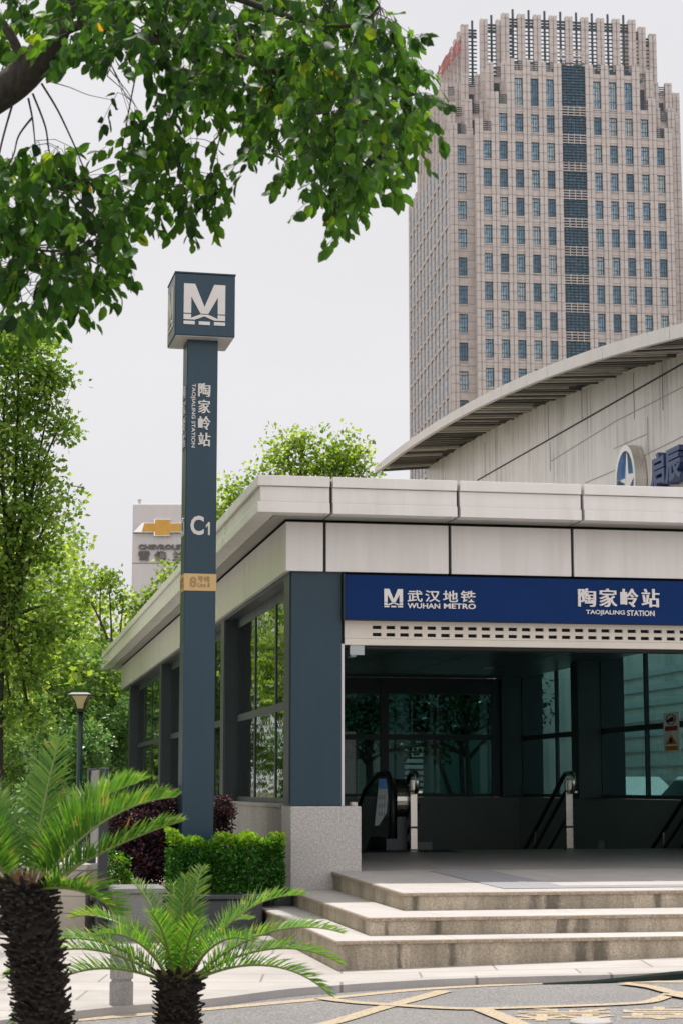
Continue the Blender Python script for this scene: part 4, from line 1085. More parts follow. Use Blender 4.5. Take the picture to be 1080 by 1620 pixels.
for k in range(ns):
    y = ye0 + (ye1 - .2 - ye0) * k / ns; za, wa = ext(fb, y, yl_e), ext(fw, y, yl_w)
    x1 = XW - .02 - (.0 if random.random() < .75 else random.uniform(.1, .5)); wd_ = random.uniform(.05, .10); dz_ = random.uniform(-.02, .02)
    z1 = za + (wa - za) * (x1 - XE - .13) / (XW - XE - .13)
    (sl2 if random.random() < .38 else sl).hexa([(XE + .13, y, za + dz_), (x1, y, z1 - .04 + dz_), (x1, y + wd_, z1 - .04 + dz_), (XE + .13, y + wd_, za + dz_)], [(XE + .13, y, za + .07 + dz_), (x1, y, z1 + .03 + dz_), (x1, y + wd_, z1 + .03 + dz_), (XE + .13, y + wd_, za + .07 + dz_)])
sl2.build('pale_soffit_slats', plain('slat_pale', (.46, .42, .36), .5, var=.2), dl)
sf.build('soffit', M['gap'], dl); sl.build('soffit_slats', plain('slat', (.12, .105, .085), .5, var=.25, vscale=1), dl); rf.build('roof', M['deal_roof'], dl)
MB().box(XW + .41, XW + 14, ye1 - .8, ye1 - .4, -.1, 11.5).build('end_wall', M['deal_wall'], dl)
# round emblem and raised characters on the wall
ec = PAV.cast(994, 764, 'x', XW - .2); rr = (PAV.cast(994, 764, 'x', XW - .2) - PAV.cast(994, 704, 'x', XW - .2)).length
em = MB()
def disc(mb, r, x0, x1, n=40): mb.prism([(ec.y + r * .82 * math.cos(2 * math.pi * k / n), ec.z + r * math.sin(2 * math.pi * k / n)) for k in range(n)], x0, x1, 'x')
disc(em, rr * .90, XW - .14, XW - .012); eo = em.build('emblem', M['emb_blue'], dl)
rg = MB()
n = 48
for k in range(n):
    a, b = 2 * math.pi * k / n, 2 * math.pi * (k + 1) / n
    P = [(ec.y + r * .82 * math.cos(t), ec.z + r * math.sin(t)) for r, t in ((rr * .84, a), (rr, a), (rr, b), (rr * .84, b))]
    rg.prism(P, XW - .30, XW - .02, 'x')
rg.build('emblem_ring', M['chrome'], eo, smooth=False)
stt = MB()
# five-armed pinched star; y runs to the left in view
def sp(pts): stt.prism([(ec.y - p[0] * rr * .82, ec.z + p[1] * rr) for p in pts][::-1], XW - .24, XW - .13, 'x')
sp([(-.03, .84), (.03, .84), (.12, .22), (-.20, .0)]); sp([(.12, .22), (.80, .16), (.26, -.10), (-.20, 0)])
sp([(.26, -.10), (.50, -.70), (.02, -.28), (-.20, 0)]); sp([(.02, -.28), (-.52, -.66), (-.20, 0)]); sp([(-.20, 0), (-.82, .16), (-.08, .14)])
stt.build('emblem_star', M['chrome'], eo)
nv = MB()
nx_ = lambda X, Y, Z_: (Y, -X, Z_)
for ch, p0, p1, t0, t1 in (('启', 1028, 1050, 716, 770), ('辰', 1051, 1076, 708, 762)):
    a = PAV.cast(p0, (t0 + t1) / 2, 'x', XW - .3); b = PAV.cast(p1, (t0 + t1) / 2, 'x', XW - .3)
    zt = PAV.cast((p0 + p1) / 2, t0, 'x', XW - .3).z; zb = PAV.cast((p0 + p1) / 2, t1, 'x', XW - .3).z
    nv = MB(); put_text(nv, ch, -a.y, -b.y, zb, zt, XW - .03, .28, .035, False, nx_); nv.build('lettering', M['navy'], dl)


lq = MB()
for k in range(11): lq.box(XW - .06, XW - .004, 19.0, 27.5, .5 + k * .34, .64 + k * .34)
lq.build('louvre', M['louvre'], dl)

# ================================================================== PYLON SIGN behind the totem
PY = 90.0
a, b = at(209, 900, PY), at(306, 900, PY); zt = at(257, 797, PY).z
pc = Vector(((a.x + b.x) / 2, PY, 0)); hw = (b.x - a.x) / 2
py_ = empty('pylon_sign', 'tall pale pylon sign with a gold cross emblem behind the totem', 'sign', (pc.x, pc.y, 0))
MB().box(-hw, hw, 0, .8, -.1, zt).build('pylon', M['pylon'], py_, bevel=.06)
def pz(py): return at(257, py, PY).z
def pxx(px): return at(px, 850, PY).x - pc.x
gr = MB(); gr.box(-hw + .01, hw - .01, -.006, -.001, pz(891.5), pz(890.5)); gr.box(-hw + .01, hw - .01, -.006, -.001, pz(843.6), pz(842.6)); gr.build('panel_joint', M['gap'], py_)
def bowtie(g):
    x = lambda p: pxx(p) ; z = pz
    return [(x(212) - g, z(843) - g), (x(244.5) - g, z(843) - g), (x(244.5) - g, z(848.5) - g), (x(269.5) + g, z(848.5) - g), (x(269.5) + g, z(843) - g), (x(292) + g, z(843) - g), (x(301) + g * 1.3, z(828) + g), (x(269.5) + g, z(828) + g), (x(269.5) + g, z(822) + g), (x(244.5) - g, z(822) + g), (x(244.5) - g, z(828) + g), (x(226) - g * .3, z(828) + g)]
bo = MB(); bo.prism(bowtie(.0), -.22, -.004, 'y'); be = bo.build('emblem_rim', M['chrome'], py_)
bo = MB(); bo.prism([(p[0] * .92 + .02, p[1] + (-.03 if p[1] > pz(836) else .03)) for p in [(pxx(222), pz(843)), *bowtie(0)[1:]]], -.27, -.222, 'y'); bo.build('emblem', M['bow'], be)
lt = MB()
put_text(lt, 'CHEVROLET', pxx(220), pxx(294), pz(869.5), pz(861.5), -.004, .10, .035)
for ch, p0, p1 in (('雪', 220, 238), ('佛', 245, 264), ('兰', 274, 292)): put_text(lt, ch, pxx(p0), pxx(p1), pz(887), pz(872), -.004, .10, .02)
lt.build('lettering', M['darklet'], py_)
MB().lathe([(.05, 0), (.05, .18), (.09, .2), (.09, .28)], (pxx(219), .4, zt - .01), 10).build('finial', M['stickergrey'], py_)
# ================================================================== FOLIAGE
rng = np.random.default_rng(11)
def unit(a): return a / np.maximum(np.linalg.norm(a, axis=-1, keepdims=True), 1e-9)
LEAF_FINE = (np.array([(0, 0, 0), (.34, .22, .05), (.40, .55, .10), (.24, .85, .07), (0, 1.08, -.04), (-.24, .85, .07), (-.40, .55, .10), (-.34, .22, .05), (0, .5, 0)], float),
             [(0, 1, 8), (1, 2, 8), (2, 3, 8), (3, 4, 8), (4, 5, 8), (5, 6, 8), (6, 7, 8), (7, 0, 8)])
LEAF_COARSE = (np.array([(0, 0, 0), (.38, .45, .10), (0, 1, 0), (-.38, .45, .10)], float), [(0, 1, 2), (0, 2, 3)])
def leaf_mesh(name, base, direc, normal, size, mat, parent=None, fine=False, width=1.0, var=None, smooth=False):
    """one mesh of leaves: base points, growing directions, upper-side normals, sizes"""
    T, F = LEAF_FINE if fine else LEAF_COARSE
    n = len(base); d = unit(direc); x = unit(np.cross(d, normal)); z = np.cross(x, d)
    V = base[:, None, :] + size[:, None, None] * (T[None, :, 0, None] * width * x[:, None, :] + T[None, :, 1, None] * d[:, None, :] + T[None, :, 2, None] * z[:, None, :])
    k = len(T); Fa = np.array(F)
    allF = (Fa[None] + (np.arange(n) * k)[:, None, None]).reshape(-1, 3)
    me = bpy.data.meshes.new(name)
    me.vertices.add(n * k); me.vertices.foreach_set('co', V.reshape(-1).astype(np.float32))
    me.loops.add(len(allF) * 3); me.loops.foreach_set('vertex_index', allF.reshape(-1).astype(np.int32))
    me.polygons.add(len(allF)); me.polygons.foreach_set('loop_start', (np.arange(len(allF)) * 3).astype(np.int32))
    me.polygons.foreach_set('loop_total', np.full(len(allF), 3, np.int32))
    if smooth: me.polygons.foreach_set('use_smooth', np.ones(len(allF), bool))
    v = rng.random(n) if var is None else np.clip(var, 0, 1)
    at_ = me.attributes.new('var', 'FLOAT', 'FACE'); at_.data.foreach_set('value', np.repeat(v, len(F)).astype(np.float32))
    me.update(); me.validate(); me.materials.append(mat)
    o = bpy.data.objects.new(name, me); col.objects.link(o)
    if parent: o.parent = parent
    return o
def clump_leaves(centers, per, spread, size, up=.35, droop=0.0, flat=.75):
    n = len(centers); c = np.repeat(centers, per, 0); m = len(c)
    off = unit(rng.normal(size=(m, 3))) * (rng.random((m, 1)) ** .6) * spread; off[:, 2] *= flat
    d = unit(unit(off) + rng.normal(size=(m, 3)) * .55 + np.array([0, 0, -droop])); nn = unit(rng.normal(size=(m, 3)) * .65 + np.array([0, 0, 1.0]) * (up + .5) + unit(off) * .4)
    s = size * rng.uniform(.65, 1.25, m)
    cv = np.repeat(rng.normal(0, .17, n), per) + .5 + rng.normal(0, .2, m)
    return c + off, d, nn, s, cv
def lobe_points(lobes, dens):
    out = []
    for (c, r) in lobes:
        vol = r[0] * r[1] * r[2]; n = max(6, int(dens * (vol ** .72)))
        u = unit(rng.normal(size=(n, 3))); q = rng.random((n, 1)) ** .42
        out.append(np.array(c) + u * q * np.array(r))
    return np.concatenate(out)
def limb(mb, p0, p1, r0, r1, bend=.15, seg=6, sides=7):
    p0, p1 = Vector(p0), Vector(p1); L_ = (p1 - p0).length
    k = Vector(rng.normal(size=3)) * bend * L_ * .5; pts = []; rs = []
    for i in range(seg + 1):
        t = i / seg; pts.append(p0.lerp(p1, t) + k * (t * (1 - t) * 2)); rs.append(r0 + (r1 - r0) * t)
    mb.tube(pts, rs, sides); return pts
def tree(name, label, root, trunk_top, r0, lobes, dens, per, spread, size, leaf, bark='bark_far', group=None, stems=1, droop=.15, ntwig=22, lean=None):
    t = empty(name, label, 'tree', root, 0, group); root = Vector(root)
    pts = lobe_points([((Vector(c) - root), r) for c, r in lobes], dens)
    b, d, nn, s, v = clump_leaves(pts, per, spread, size, droop=droop)
    leaf_mesh('crown', b, d, nn, s, M[leaf], t, var=v)
    tk = MB(); heads = []
    for k in range(stems):
        tp = Vector(trunk_top) - root + (Vector((rng.normal() * .5, rng.normal() * .5, rng.normal() * .2)) if stems > 1 else Vector((0, 0, 0)))
        ps = limb(tk, (rng.normal() * .05 * (stems > 1), rng.normal() * .05 * (stems > 1), -.1), tp, r0 / (stems ** .5), r0 * .55 / (stems ** .5), .10, 8, 9); heads.append(tp)
    for (c, r) in lobes:
        h = heads[int(rng.integers(len(heads)))]; c_ = Vector(c) - root
        st = h.lerp(Vector((0, 0, 0)), float(rng.random()) * .35)
        mid = limb(tk, st, c_, r0 * .42, r0 * .12, .2, 6, 6)
        for q in range(max(2, ntwig // max(1, len(lobes)))):
            u = unit(rng.normal(size=3)) * np.array(r) * .85; a = mid[int(rng.integers(3, 7))]
            limb(tk, a, c_ + Vector(u), r0 * .10, r0 * .02, .25, 4, 4)
    tk.build('trunk', M[bark], t, smooth=True)
    return t
def L_(px, py, rx, ry, Y, rd=None):
    c = at(px, py, Y); k = Y / FPX; rx, ry = rx * k, ry * k
    return (tuple(c), (rx, rd or max(rx, ry) * .8, ry))

# ---- broadleaf tree standing left of the pavilion
Y = 25
root = at(8, 1360, Y); root.z = -.05
tree('broadleaf_tree', 'bright green leafy tree at the left edge, rising under the overhanging branch', root, at(20, 800, Y), .085,
     [L_(*q, Y) for q in ((15, 575, 95, 60), (85, 605, 40, 36), (30, 650, 70, 45), (98, 668, 30, 32), (-10, 730, 100, 60), (70, 745, 36, 28), (90, 800, 30, 32), (30, 820, 70, 45), (-30, 880, 90, 60), (75, 880, 34, 28), (20, 935, 60, 40), (85, 955, 26, 26), (50, 1000, 56, 34), (96, 1000, 28, 20), (0, 1040, 60, 40), (60, 1078, 46, 28), (20, 1125, 46, 32), (50, 1140, 34, 24), (-110, 800, 100, 160), (30, 530, 60, 40))],
     185, 36, .24, .080, 'leaf_bright', 'bark', 'trees beyond the palms')
b_ = MB()
# ---- thin open tree behind it
Y = 50
root = at(172, 1330, Y); root.z = -.1
tree('slender_tree', 'slender tree with an open rounded top left of the pylon sign', root, at(176, 1010, Y), .11,
     [L_(160, 925, 38, 22, Y), L_(195, 945, 25, 22, Y), L_(138, 945, 18, 20, Y), L_(172, 915, 24, 14, Y), L_(165, 1040, 42, 35, Y), L_(140, 1075, 34, 30, Y), L_(190, 1075, 28, 40, Y), L_(120, 1110, 40, 30, Y)],
     125, 12, .27, .125, 'leaf_mid', group='trees beyond the palms')
Y = 51
root = at(232, 1330, Y); root.z = -.1
tree('slender_tree', 'small light green tree peeping over the far eave beside the pylon sign', root, at(232, 1030, Y), .11,
     [L_(235, 945, 26, 22, Y), L_(215, 960, 22, 18, Y), L_(262, 915, 22, 16, Y), L_(225, 1000, 40, 30, Y), L_(245, 985, 32, 35, Y), L_(276, 900, 22, 16, Y)],
     140, 12, .27, .125, 'leaf_mid', group='trees beyond the palms')
# ---- background trees and shrubs on the left
for (px, Y, hh, wid, lab) in ((60, 44, 1010, 95, 'mid green tree mass far behind the lamp at the left edge'), (150, 48, 1060, 75, 'mid green tree far behind the street lamp'), (-70, 40, 900, 110, 'tall dark green tree just outside the left edge behind the broadleaf tree')):
    root = at(px, 1340, Y); root.z = -.1
    lo = [L_(px + dx * wid, hh + dy, wid * .55, 55, Y) for dx, dy in ((-.5, 40), (.45, 50), (0, 10), (-.3, 130), (.35, 135), (0, 90), (-.6, 190), (.6, 190))]
    tree('background_tree', lab, root, at(px, hh + 130, Y), .13, lo, 52, 26, .50, .15, 'leaf_far', group='trees far behind the pavilion')
Y = 52
root = at(470, 1330, Y); root.z = -.1
tree('background_tree', 'round bright tree rising behind the pavilion roof right of the totem', root, at(475, 900, Y), .2,
     [L_(455, 715, 36, 32, Y), L_(478, 690, 20, 22, Y), L_(510, 725, 36, 42, Y), L_(545, 720, 30, 40, Y), L_(570, 745, 20, 25, Y), L_(430, 765, 45, 35, Y), L_(385, 785, 40, 28, Y), L_(355, 815, 35, 30, Y), L_(500, 780, 70, 40, Y), L_(450, 850, 90, 60, Y), L_(560, 790, 36, 30, Y), L_(520, 860, 70, 60, Y)],
     80, 24, .48, .14, 'leaf_mid', group='trees far behind the pavilion')
def bush(name, label, lobes, dens, per, spread, size, leaf, group=None, cat='shrub', stem=None):
    c = lobes[0][0]; root = Vector((c[0], c[1], 0.0 if stem is None else stem))
    t = empty(name, label, cat, root, 0, group)
    pts = lobe_points([((Vector(a) - root), r) for a, r in lobes], dens)
    b, d, nn, s, v = clump_leaves(pts, per, spread, size, droop=.0)
    leaf_mesh('foliage', b, d, nn, s, M[leaf], t, var=v)
    tk = MB()
    for k in range(7):
        u = rng.normal(size=3) * .08; l = lobes[int(rng.integers(len(lobes)))]
        limb(tk, (u[0], u[1], -.05), Vector(l[0]) - root + Vector(rng.normal(size=3) * np.array(l[1]) * .4), .018, .006, .2, 5, 5)
    tk.build('stems', M['bark_far'], t); return t
Y = 31
bush('large_shrub', 'big pale green shrub below the street lamp', [L_(105, 1215, 60, 60, Y), L_(135, 1180, 40, 40, Y), L_(75, 1165, 45, 40, Y), L_(100, 1270, 75, 60, Y)], 620, 12, .14, .075, 'leaf_bush', 'pale shrubs behind the palms')
Y = 47
bush('large_shrub', 'pale green shrub against the far end of the pavilion', [L_(182, 1190, 40, 60, Y), L_(165, 1150, 34, 40, Y), L_(205, 1140, 24, 40, Y), L_(190, 1260, 50, 50, Y)], 420, 12, .14, .08, 'leaf_bush', 'pale shrubs behind the palms')
Y = 33
bush('large_shrub', 'darker shrub at the left edge behind the large palm', [L_(20, 1190, 50, 50, Y), L_(0, 1250, 60, 60, Y), L_(45, 1130, 35, 35, Y)], 420, 12, .15, .08, 'leaf_far', 'pale shrubs behind the palms')
# ---- trees behind the hall, seen dark through the rear glazing, and a row to its left seen in the side glass
Y = 47
root = at(748, 1262, Y); root.z = -.05
tree('courtyard_tree', 'many-stemmed dark tree seen through the rear glass of the hall', root, at(745, 1150, Y), .16,
     [L_(700, 1130, 60, 50, Y), L_(760, 1110, 60, 45, Y), L_(650, 1150, 45, 40, Y), L_(720, 1080, 80, 50, Y), L_(800, 1130, 45, 50, Y), L_(690, 1185, 40, 22, Y), L_(840, 1110, 40, 50, Y)], 70, 11, .30, .15, 'leaf_dark', stems=4)
root = at(585, 1262, Y + 3); root.z = -.05
tree('courtyard_tree', 'dark tree seen through the left rear pane above the escalator', root, at(580, 1160, Y + 3), .14,
     [L_(575, 1130, 50, 45, Y + 3), L_(560, 1180, 40, 30, Y + 3), L_(600, 1100, 50, 40, Y + 3), L_(530, 1140, 50, 50, Y + 3), L_(640, 1180, 26, 22, Y + 3)], 75, 11, .30, .15, 'leaf_dark')
k = 0
for (X, Y, h, lab) in ((-6.6, 12.5, 12.0, 'tall street tree at the near end of the left pavement'), (-6.8, 18.5, 13.0, 'tall street tree in the middle of the left pavement'), (-9.3, 24.0, 12.0, 'tall street tree left of the broadleaf tree')):
    lo = [((X + dx, Y + dy, h * f), (2.0, 2.2, 1.7)) for dx, dy, f in ((0, 0, .88), (-1.3, .6, .72), (1.1, -.7, .76), (.4, 1.6, .66), (-.6, -1.5, .60), (1.0, .9, .53), (.9, -1.2, .46), (-.2, .2, .40), (.2, 0, .62))]
    tree('street_tree', lab, (X, Y, -.1), (X, Y, h * .4), .16, lo, 46, 13, .36, .18, 'leaf_mid', group='tall street trees left of the pavement')
k = 0
for (X, Y, h) in ((-7.5, 37, 7.5), (-10.5, 44, 9.5), (-8.2, 52, 8.5), (-13.5, 53, 9.0), (-10.0, 62, 10.0)):
    lo = [((X + dx, Y + dy, h * f), (h * .2, h * .2, h * .15)) for dx, dy, f in ((0, 0, .88), (-1.1, .4, .7), (1.1, -.5, .72), (.3, 1.1, .6), (-.4, -1.1, .52), (.9, .6, .48))]
    lab = ['leafy roadside tree nearest the far end of the pavilion', 'taller roadside tree second behind the pavilion end', 'roadside tree third along the left side path', 'roadside tree standing farthest to the left', 'tallest roadside tree at the far end of the path'][k]; k += 1
    tree('roadside_tree', lab, (X, Y, -.1), (X, Y, h * .5), .14, lo, 26, 12, .34, .17, 'leaf_mid', group='trees along the left side of the pavilion')

# ---- overhanging branch in the near top-left
def inside(poly, p):
    x, y = p[:, 0], p[:, 1]; r = np.zeros(len(p), bool); n = len(poly)
    for i in range(n):
        (x0, y0), (x1, y1) = poly[i], poly[(i + 1) % n]
        c = ((y0 > y) != (y1 > y)) & (x < (x1 - x0) * (y - y0) / ((y1 - y0) + 1e-12) + x0); r ^= c
    return r
YN = 9.0
ot = empty('overhanging_tree', 'near tree whose dark leafy branch hangs over the top left of the view', 'tree', (-3.3, YN, GZ), 0)
orr_ = Vector((-3.3, YN, GZ))
wood = MB(); bpts = []
def branch(pxs, r0, r1, y0=YN, y1=None, sides=8, keep=True):
    y1 = y1 or y0; n = len(pxs)
    w3 = [at(p[0], p[1], y0 + (y1 - y0) * i / (n - 1)) - orr_ for i, p in enumerate(pxs)]
    w3 = [Vector(q) for q in bez([tuple(q) for q in w3], 6)]; m = len(w3)
    wood.tube(w3, [r0 + (r1 - r0) * (i / (m - 1)) for i in range(m)], sides)
    if keep: bpts.extend(w3)
limb(wood, (0, 0, -.1), at(-330, 500, YN) - orr_, .17, .12, .03, 8, 12)
branch([(-330, 500), (-240, 330), (-120, 225), (-30, 165), (25, 130), (62, 92), (88, 50), (102, 0), (112, -60), (150, -160)], .115, .050, YN, YN + .1, 12)
branch([(40, 118), (20, 60), (-20, 0), (-40, -80)], .03, .012)
branch([(80, 60), (140, 38), (230, 62), (330, 75), (430, 110), (520, 150), (590, 150), (645, 132)], .030, .005, YN, YN + .3)
branch([(108, -30), (220, -30), (350, -10), (470, 30), (560, 40), (600, 10)], .028, .006, YN, YN - .5)
branch([(112, -60), (240, -140), (420, -120), (560, -60)], .028, .006, YN, YN + .6)
branch([(330, 75), (400, 150), (440, 230), (500, 290), (545, 350)], .012, .003, YN + .1, YN + .2)
branch([(430, 110), (520, 210), (580, 260), (620, 290)], .012, .003, YN + .2, YN + .3)
branch([(560, 150), (620, 200), (660, 240)], .009, .003, YN + .3, YN + .3)
branch([(275, 120), (280, 160), (268, 215), (285, 270), (300, 330)], .007, .002, YN - .1, YN, 5)
branch([(230, 62), (215, 120), (200, 200), (190, 280), (215, 340)], .005, .002, YN - .2, YN, 5)
branch([(330, 130), (350, 190), (340, 250), (320, 320)], .006, .002, YN, YN + .1, 5)
for pl_ in ([(66, 132), (92, 175), (118, 230), (138, 275), (172, 320), (200, 350)], [(52, 148), (72, 200), (80, 245), (105, 290), (120, 330)], [(45, 155), (52, 190), (56, 230), (60, 280)], [(52, 185), (30, 215), (20, 250), (-5, 290)], [(20, 165), (0, 240), (-10, 320), (20, 420), (60, 480)]):
    branch(pl_, .006, .002, YN, YN + .1, 5)
branch([(-40, 175), (-60, 260), (-30, 340), (40, 390), (110, 400), (160, 420)], .014, .003, YN - .2, YN + .1, 6)
branch([(60, 385), (80, 440), (75, 500)], .005, .002, YN - .1, YN, 5)
branch([(75, 128), (110, 138), (140, 150), (178, 158)], .003, .0015, YN, YN, 4, False)
for pl_ in ([(470, 30), (520, 70), (560, 120), (575, 180)], [(560, 40), (605, 70), (635, 110), (660, 150)], [(400, 60), (430, 120), (420, 180), (430, 240)], [(360, 20), (380, 80), (370, 150), (385, 210)],
            [(160, 40), (180, 80), (170, 120)], [(280, 66), (300, 30), (310, -20)], [(480, 130), (500, 180), (470, 240), (480, 290)], [(600, 150), (610, 210), (590, 270), (570, 330)], [(520, 20), (540, -20), (520, -70)], [(600, 10), (590, 60), (610, 110)], [(250, 60), (265, 100), (290, 140)], [(430, 30), (450, 80), (500, 100)],
            [(110, 400), (150, 380), (190, 370)], [(40, 390), (30, 440), (40, 500)], [(-30, 340), (20, 310), (80, 300)], [(110, 400), (130, 440), (150, 470)]):
    branch(pl_, .006, .002, YN + float(rng.uniform(-.5, .6)), YN + float(rng.uniform(-.5, .6)), 5)
P_main = [(100, -60), (620, -60), (575, 15), (598, 60), (660, 92), (672, 180), (672, 224), (645, 250), (640, 300), (600, 305), (560, 385), (520, 372), (490, 335), (470, 300), (430, 315), (395, 275), (380, 225), (345, 215), (300, 190), (255, 150), (180, 120), (110, 110), (85, 90)]
P_low = [(185, 190), (250, 150), (310, 200), (335, 235), (350, 290), (370, 345), (330, 350), (300, 375), (255, 370), (235, 340), (190, 310), (170, 260)]
P_left = [(-80, 245), (10, 268), (90, 255), (130, 275), (125, 320), (200, 325), (215, 372), (190, 420), (185, 480), (150, 500), (120, 470), (110, 540), (60, 545), (-10, 545), (-80, 520)]
P_tl = [(-80, -60), (75, -60), (60, 20), (40, 75), (10, 115), (-80, 130)]
P_off = [(-330, -460), (620, -460), (640, -62), (-330, -62)]
P_off2 = [(-420, -60), (-80, -60), (-80, 480), (-420, 520)]
cl_p = []
for poly, num, ya, yb_ in ((P_main, 640, 7.9, 10.6), (P_low, 60, 8.6, 9.5), (P_left, 225, 8.3, 9.9), (P_tl, 42, 8.4, 9.6), (P_off, 200, 7.8, 10.4), (P_off2, 90, 8, 10)):
    a = np.array(poly); lo, hi = a.min(0), a.max(0); got = []
    while len(got) < num:
        p = rng.uniform(lo, hi, (num * 2, 2)); p = p[inside(poly, p)]; got.extend(p.tolist())
    for p in got[:num]:
        cl_p.append(np.array(at(p[0], p[1] - 44, float(rng.uniform(ya, yb_))) - orr_))
cl_p = np.array(cl_p); bp = np.array([tuple(p) for p in bpts])
# thicken the middle of the mass
LB, LD, LN, LS, LV = [], [], [], [], []
for c in cl_p:
    dist = np.linalg.norm(bp - c, axis=1); j = int(dist.argmin()); near = bp[j]
    v = c - near; ln = np.linalg.norm(v)
    tdir = unit(np.array([v[0], v[1], v[2] * .5]) + np.array([0, 0, -.25]) + rng.normal(size=3) * .15)
    if .03 < ln < .5:
        mid = (near + c) / 2 + np.array([0, 0, .06 * ln]); wood.tube([near, mid, c], [.0028, .002, .0014], 4, False)
    nl = int(rng.integers(6, 11)); tl = .10 + .012 * nl; q = c
    end = c + tdir * tl + np.array([0, 0, -.03]); wood.tube([c, (c + end) / 2 + np.array([0, 0, .01]), end], [.0018, .0014, .001], 3, False)
    cv = rng.normal(.42, .16)
    for i in range(nl):
        t = (i + .4) / nl; p = c + (end - c) * t
        side = unit(np.cross(tdir, rng.normal(size=3)))
        d = unit(tdir * (.35 + .5 * t) + side * .7 + np.array([0, 0, -.75]) + rng.normal(size=3) * .2)
        LB.append(p + d * .012); LD.append(d); LN.append(unit(np.array([0, 0, .55]) + rng.normal(size=3) * .8)); LS.append(float(rng.uniform(.044, .088)))
        v_ = cv + rng.normal(0, .14); LV.append(min(v_, .955) if rng.random() > .0015 else 1.0)
leaf_mesh('leaves', np.array(LB), np.array(LD), np.array(LN), np.array(LS), M['leaf_near'], ot, True, .86, np.array(LV), True)
wood.build('branch', M['bark'], ot, smooth=True)

# ================================================================== PLANTED BED: kerb walls, hedge, shrubs
pb = empty('planter', 'low dark stone planter with a pale cap under the hedge', 'planter', (B0[0], B0[1], 0), ANG)
MB().box(-2.05, -.42, -.95, -.75, -.1, .30).box(-2.05, -1.85, -.749, 3.6, -.1, .30).box(-.42, -.012, -.30, -.1, -.1, .30).build('planter_wall', M['plantdark'], pb, bevel=.02)
MB().box(-2.10, -.40, -.99, -.72, .302, .345).box(-2.10, -1.82, -.718, 3.6, .302, .345).box(-.398, -.012, -.33, -.09, .302, .345).build('planter_cap', M['plantdark'], pb, bevel=.008)
MB().box(-1.849, -.015, -.09, 3.5, -.1, .26).box(-1.849, -.425, -.749, -.091, -.1, .26).build('soil', M['soil'], pb)
gb = at(215, 1480, 18.2)
gp = empty('stone_block', 'grey stone block with a flat top behind the small palm', 'stone block', (gb.x, gb.y, 0), ANG)
MB().box(-.22, .24, -.1, .6, -.1, .40).build('block', M['plantgrey'], gp, bevel=.012)
MB().box(-.25, .27, -.13, .63, .402, .45).build('block_cap', M['plantgrey'], gp, bevel=.01)
# hedge
ha, hb_ = PAV.local(at(270, 1390, 19.2)), PAV.local(at(452, 1390, 19.2))
hx0, hx1, hy0, hy1, hz0, hz1 = ha.x, hb_.x, -.66, -.02, .28, .88
hg = empty('hedge', 'clipped bright green box hedge in front of the totem', 'hedge', (B0[0], B0[1], 0), ANG)
n = 15000
P = rng.uniform((hx0, hy0, hz0), (hx1, hy1, hz1), (n, 3))
# push towards the outer skin
face = rng.random(n); P[face < .45, 1] = hy0 + np.abs(rng.normal(0, .05, (face < .45).sum())); m_ = (face >= .45) & (face < .72); P[m_, 2] = hz1 - np.abs(rng.normal(0, .045, m_.sum()))
m_ = (face >= .72) & (face < .82); P[m_, 0] = hx1 - np.abs(rng.normal(0, .04, m_.sum())); m_ = (face >= .82) & (face < .9); P[m_, 0] = hx0 + np.abs(rng.normal(0, .04, m_.sum()))
lump = .035 * np.sin(P[:, 0] * 9 + 1) + .03 * np.sin(P[:, 0] * 23) + .02 * np.sin(P[:, 2] * 17 + P[:, 0] * 5)
P[:, 1] -= lump * (P[:, 1] < hy0 + .15); P[:, 2] += lump * (P[:, 2] > hz1 - .12)
top = np.clip((P[:, 2] - (hz1 - .16)) / .16, 0, 1)  # leaf colour paler toward the top, sunlight put into the tint
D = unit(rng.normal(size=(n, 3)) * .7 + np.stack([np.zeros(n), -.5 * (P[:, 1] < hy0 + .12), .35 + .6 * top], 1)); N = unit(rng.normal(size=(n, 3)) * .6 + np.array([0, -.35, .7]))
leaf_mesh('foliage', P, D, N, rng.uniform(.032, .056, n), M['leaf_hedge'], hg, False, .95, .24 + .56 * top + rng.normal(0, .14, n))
tw_ = MB()
for k in range(60):
    x = rng.uniform(hx0 + .05, hx1 - .05); y = rng.uniform(hy0 + .1, hy1 - .08); limb(tw_, (x, y, .2), (x + rng.normal() * .08, y + rng.normal() * .06, rng.uniform(.55, .82)), .008, .003, .2, 4, 4)
tw_.build('twigs', M['bark_far'], hg)
Y = 20.6
bush('purple_shrub', 'dark purple clipped shrub left of the totem', [L_(225, 1310, 58, 58, Y, .36), L_(190, 1330, 30, 50, Y, .25), L_(262, 1285, 34, 40, Y, .26), L_(200, 1300, 30, 38, Y, .25), L_(255, 1292, 34, 36, Y, .26), L_(235, 1370, 46, 30, Y, .3), L_(215, 1280, 22, 22, Y, .2), L_(275, 1340, 30, 50, Y, .25)], 6200, 12, .05, .036, 'leaf_purple', 'purple shrubs', stem=.25)
Y = 21.3
bush('purple_shrub', 'dark purple shrub peeping out right of the totem by the plinth', [L_(340, 1300, 32, 44, Y, .26), L_(352, 1285, 20, 26, Y, .2), L_(320, 1340, 40, 40, Y, .25)], 5200, 11, .05, .030, 'leaf_purple', 'purple shrubs', stem=.25)
Y = 19.8
bush('small_shrub', 'small fresh green shrub left of the purple shrub', [L_(183, 1372, 22, 26, Y, .14), L_(172, 1395, 22, 20, Y, .14), L_(195, 1390, 18, 16, Y, .1)], 3600, 10, .05, .034, 'leaf_hedge', stem=.0)

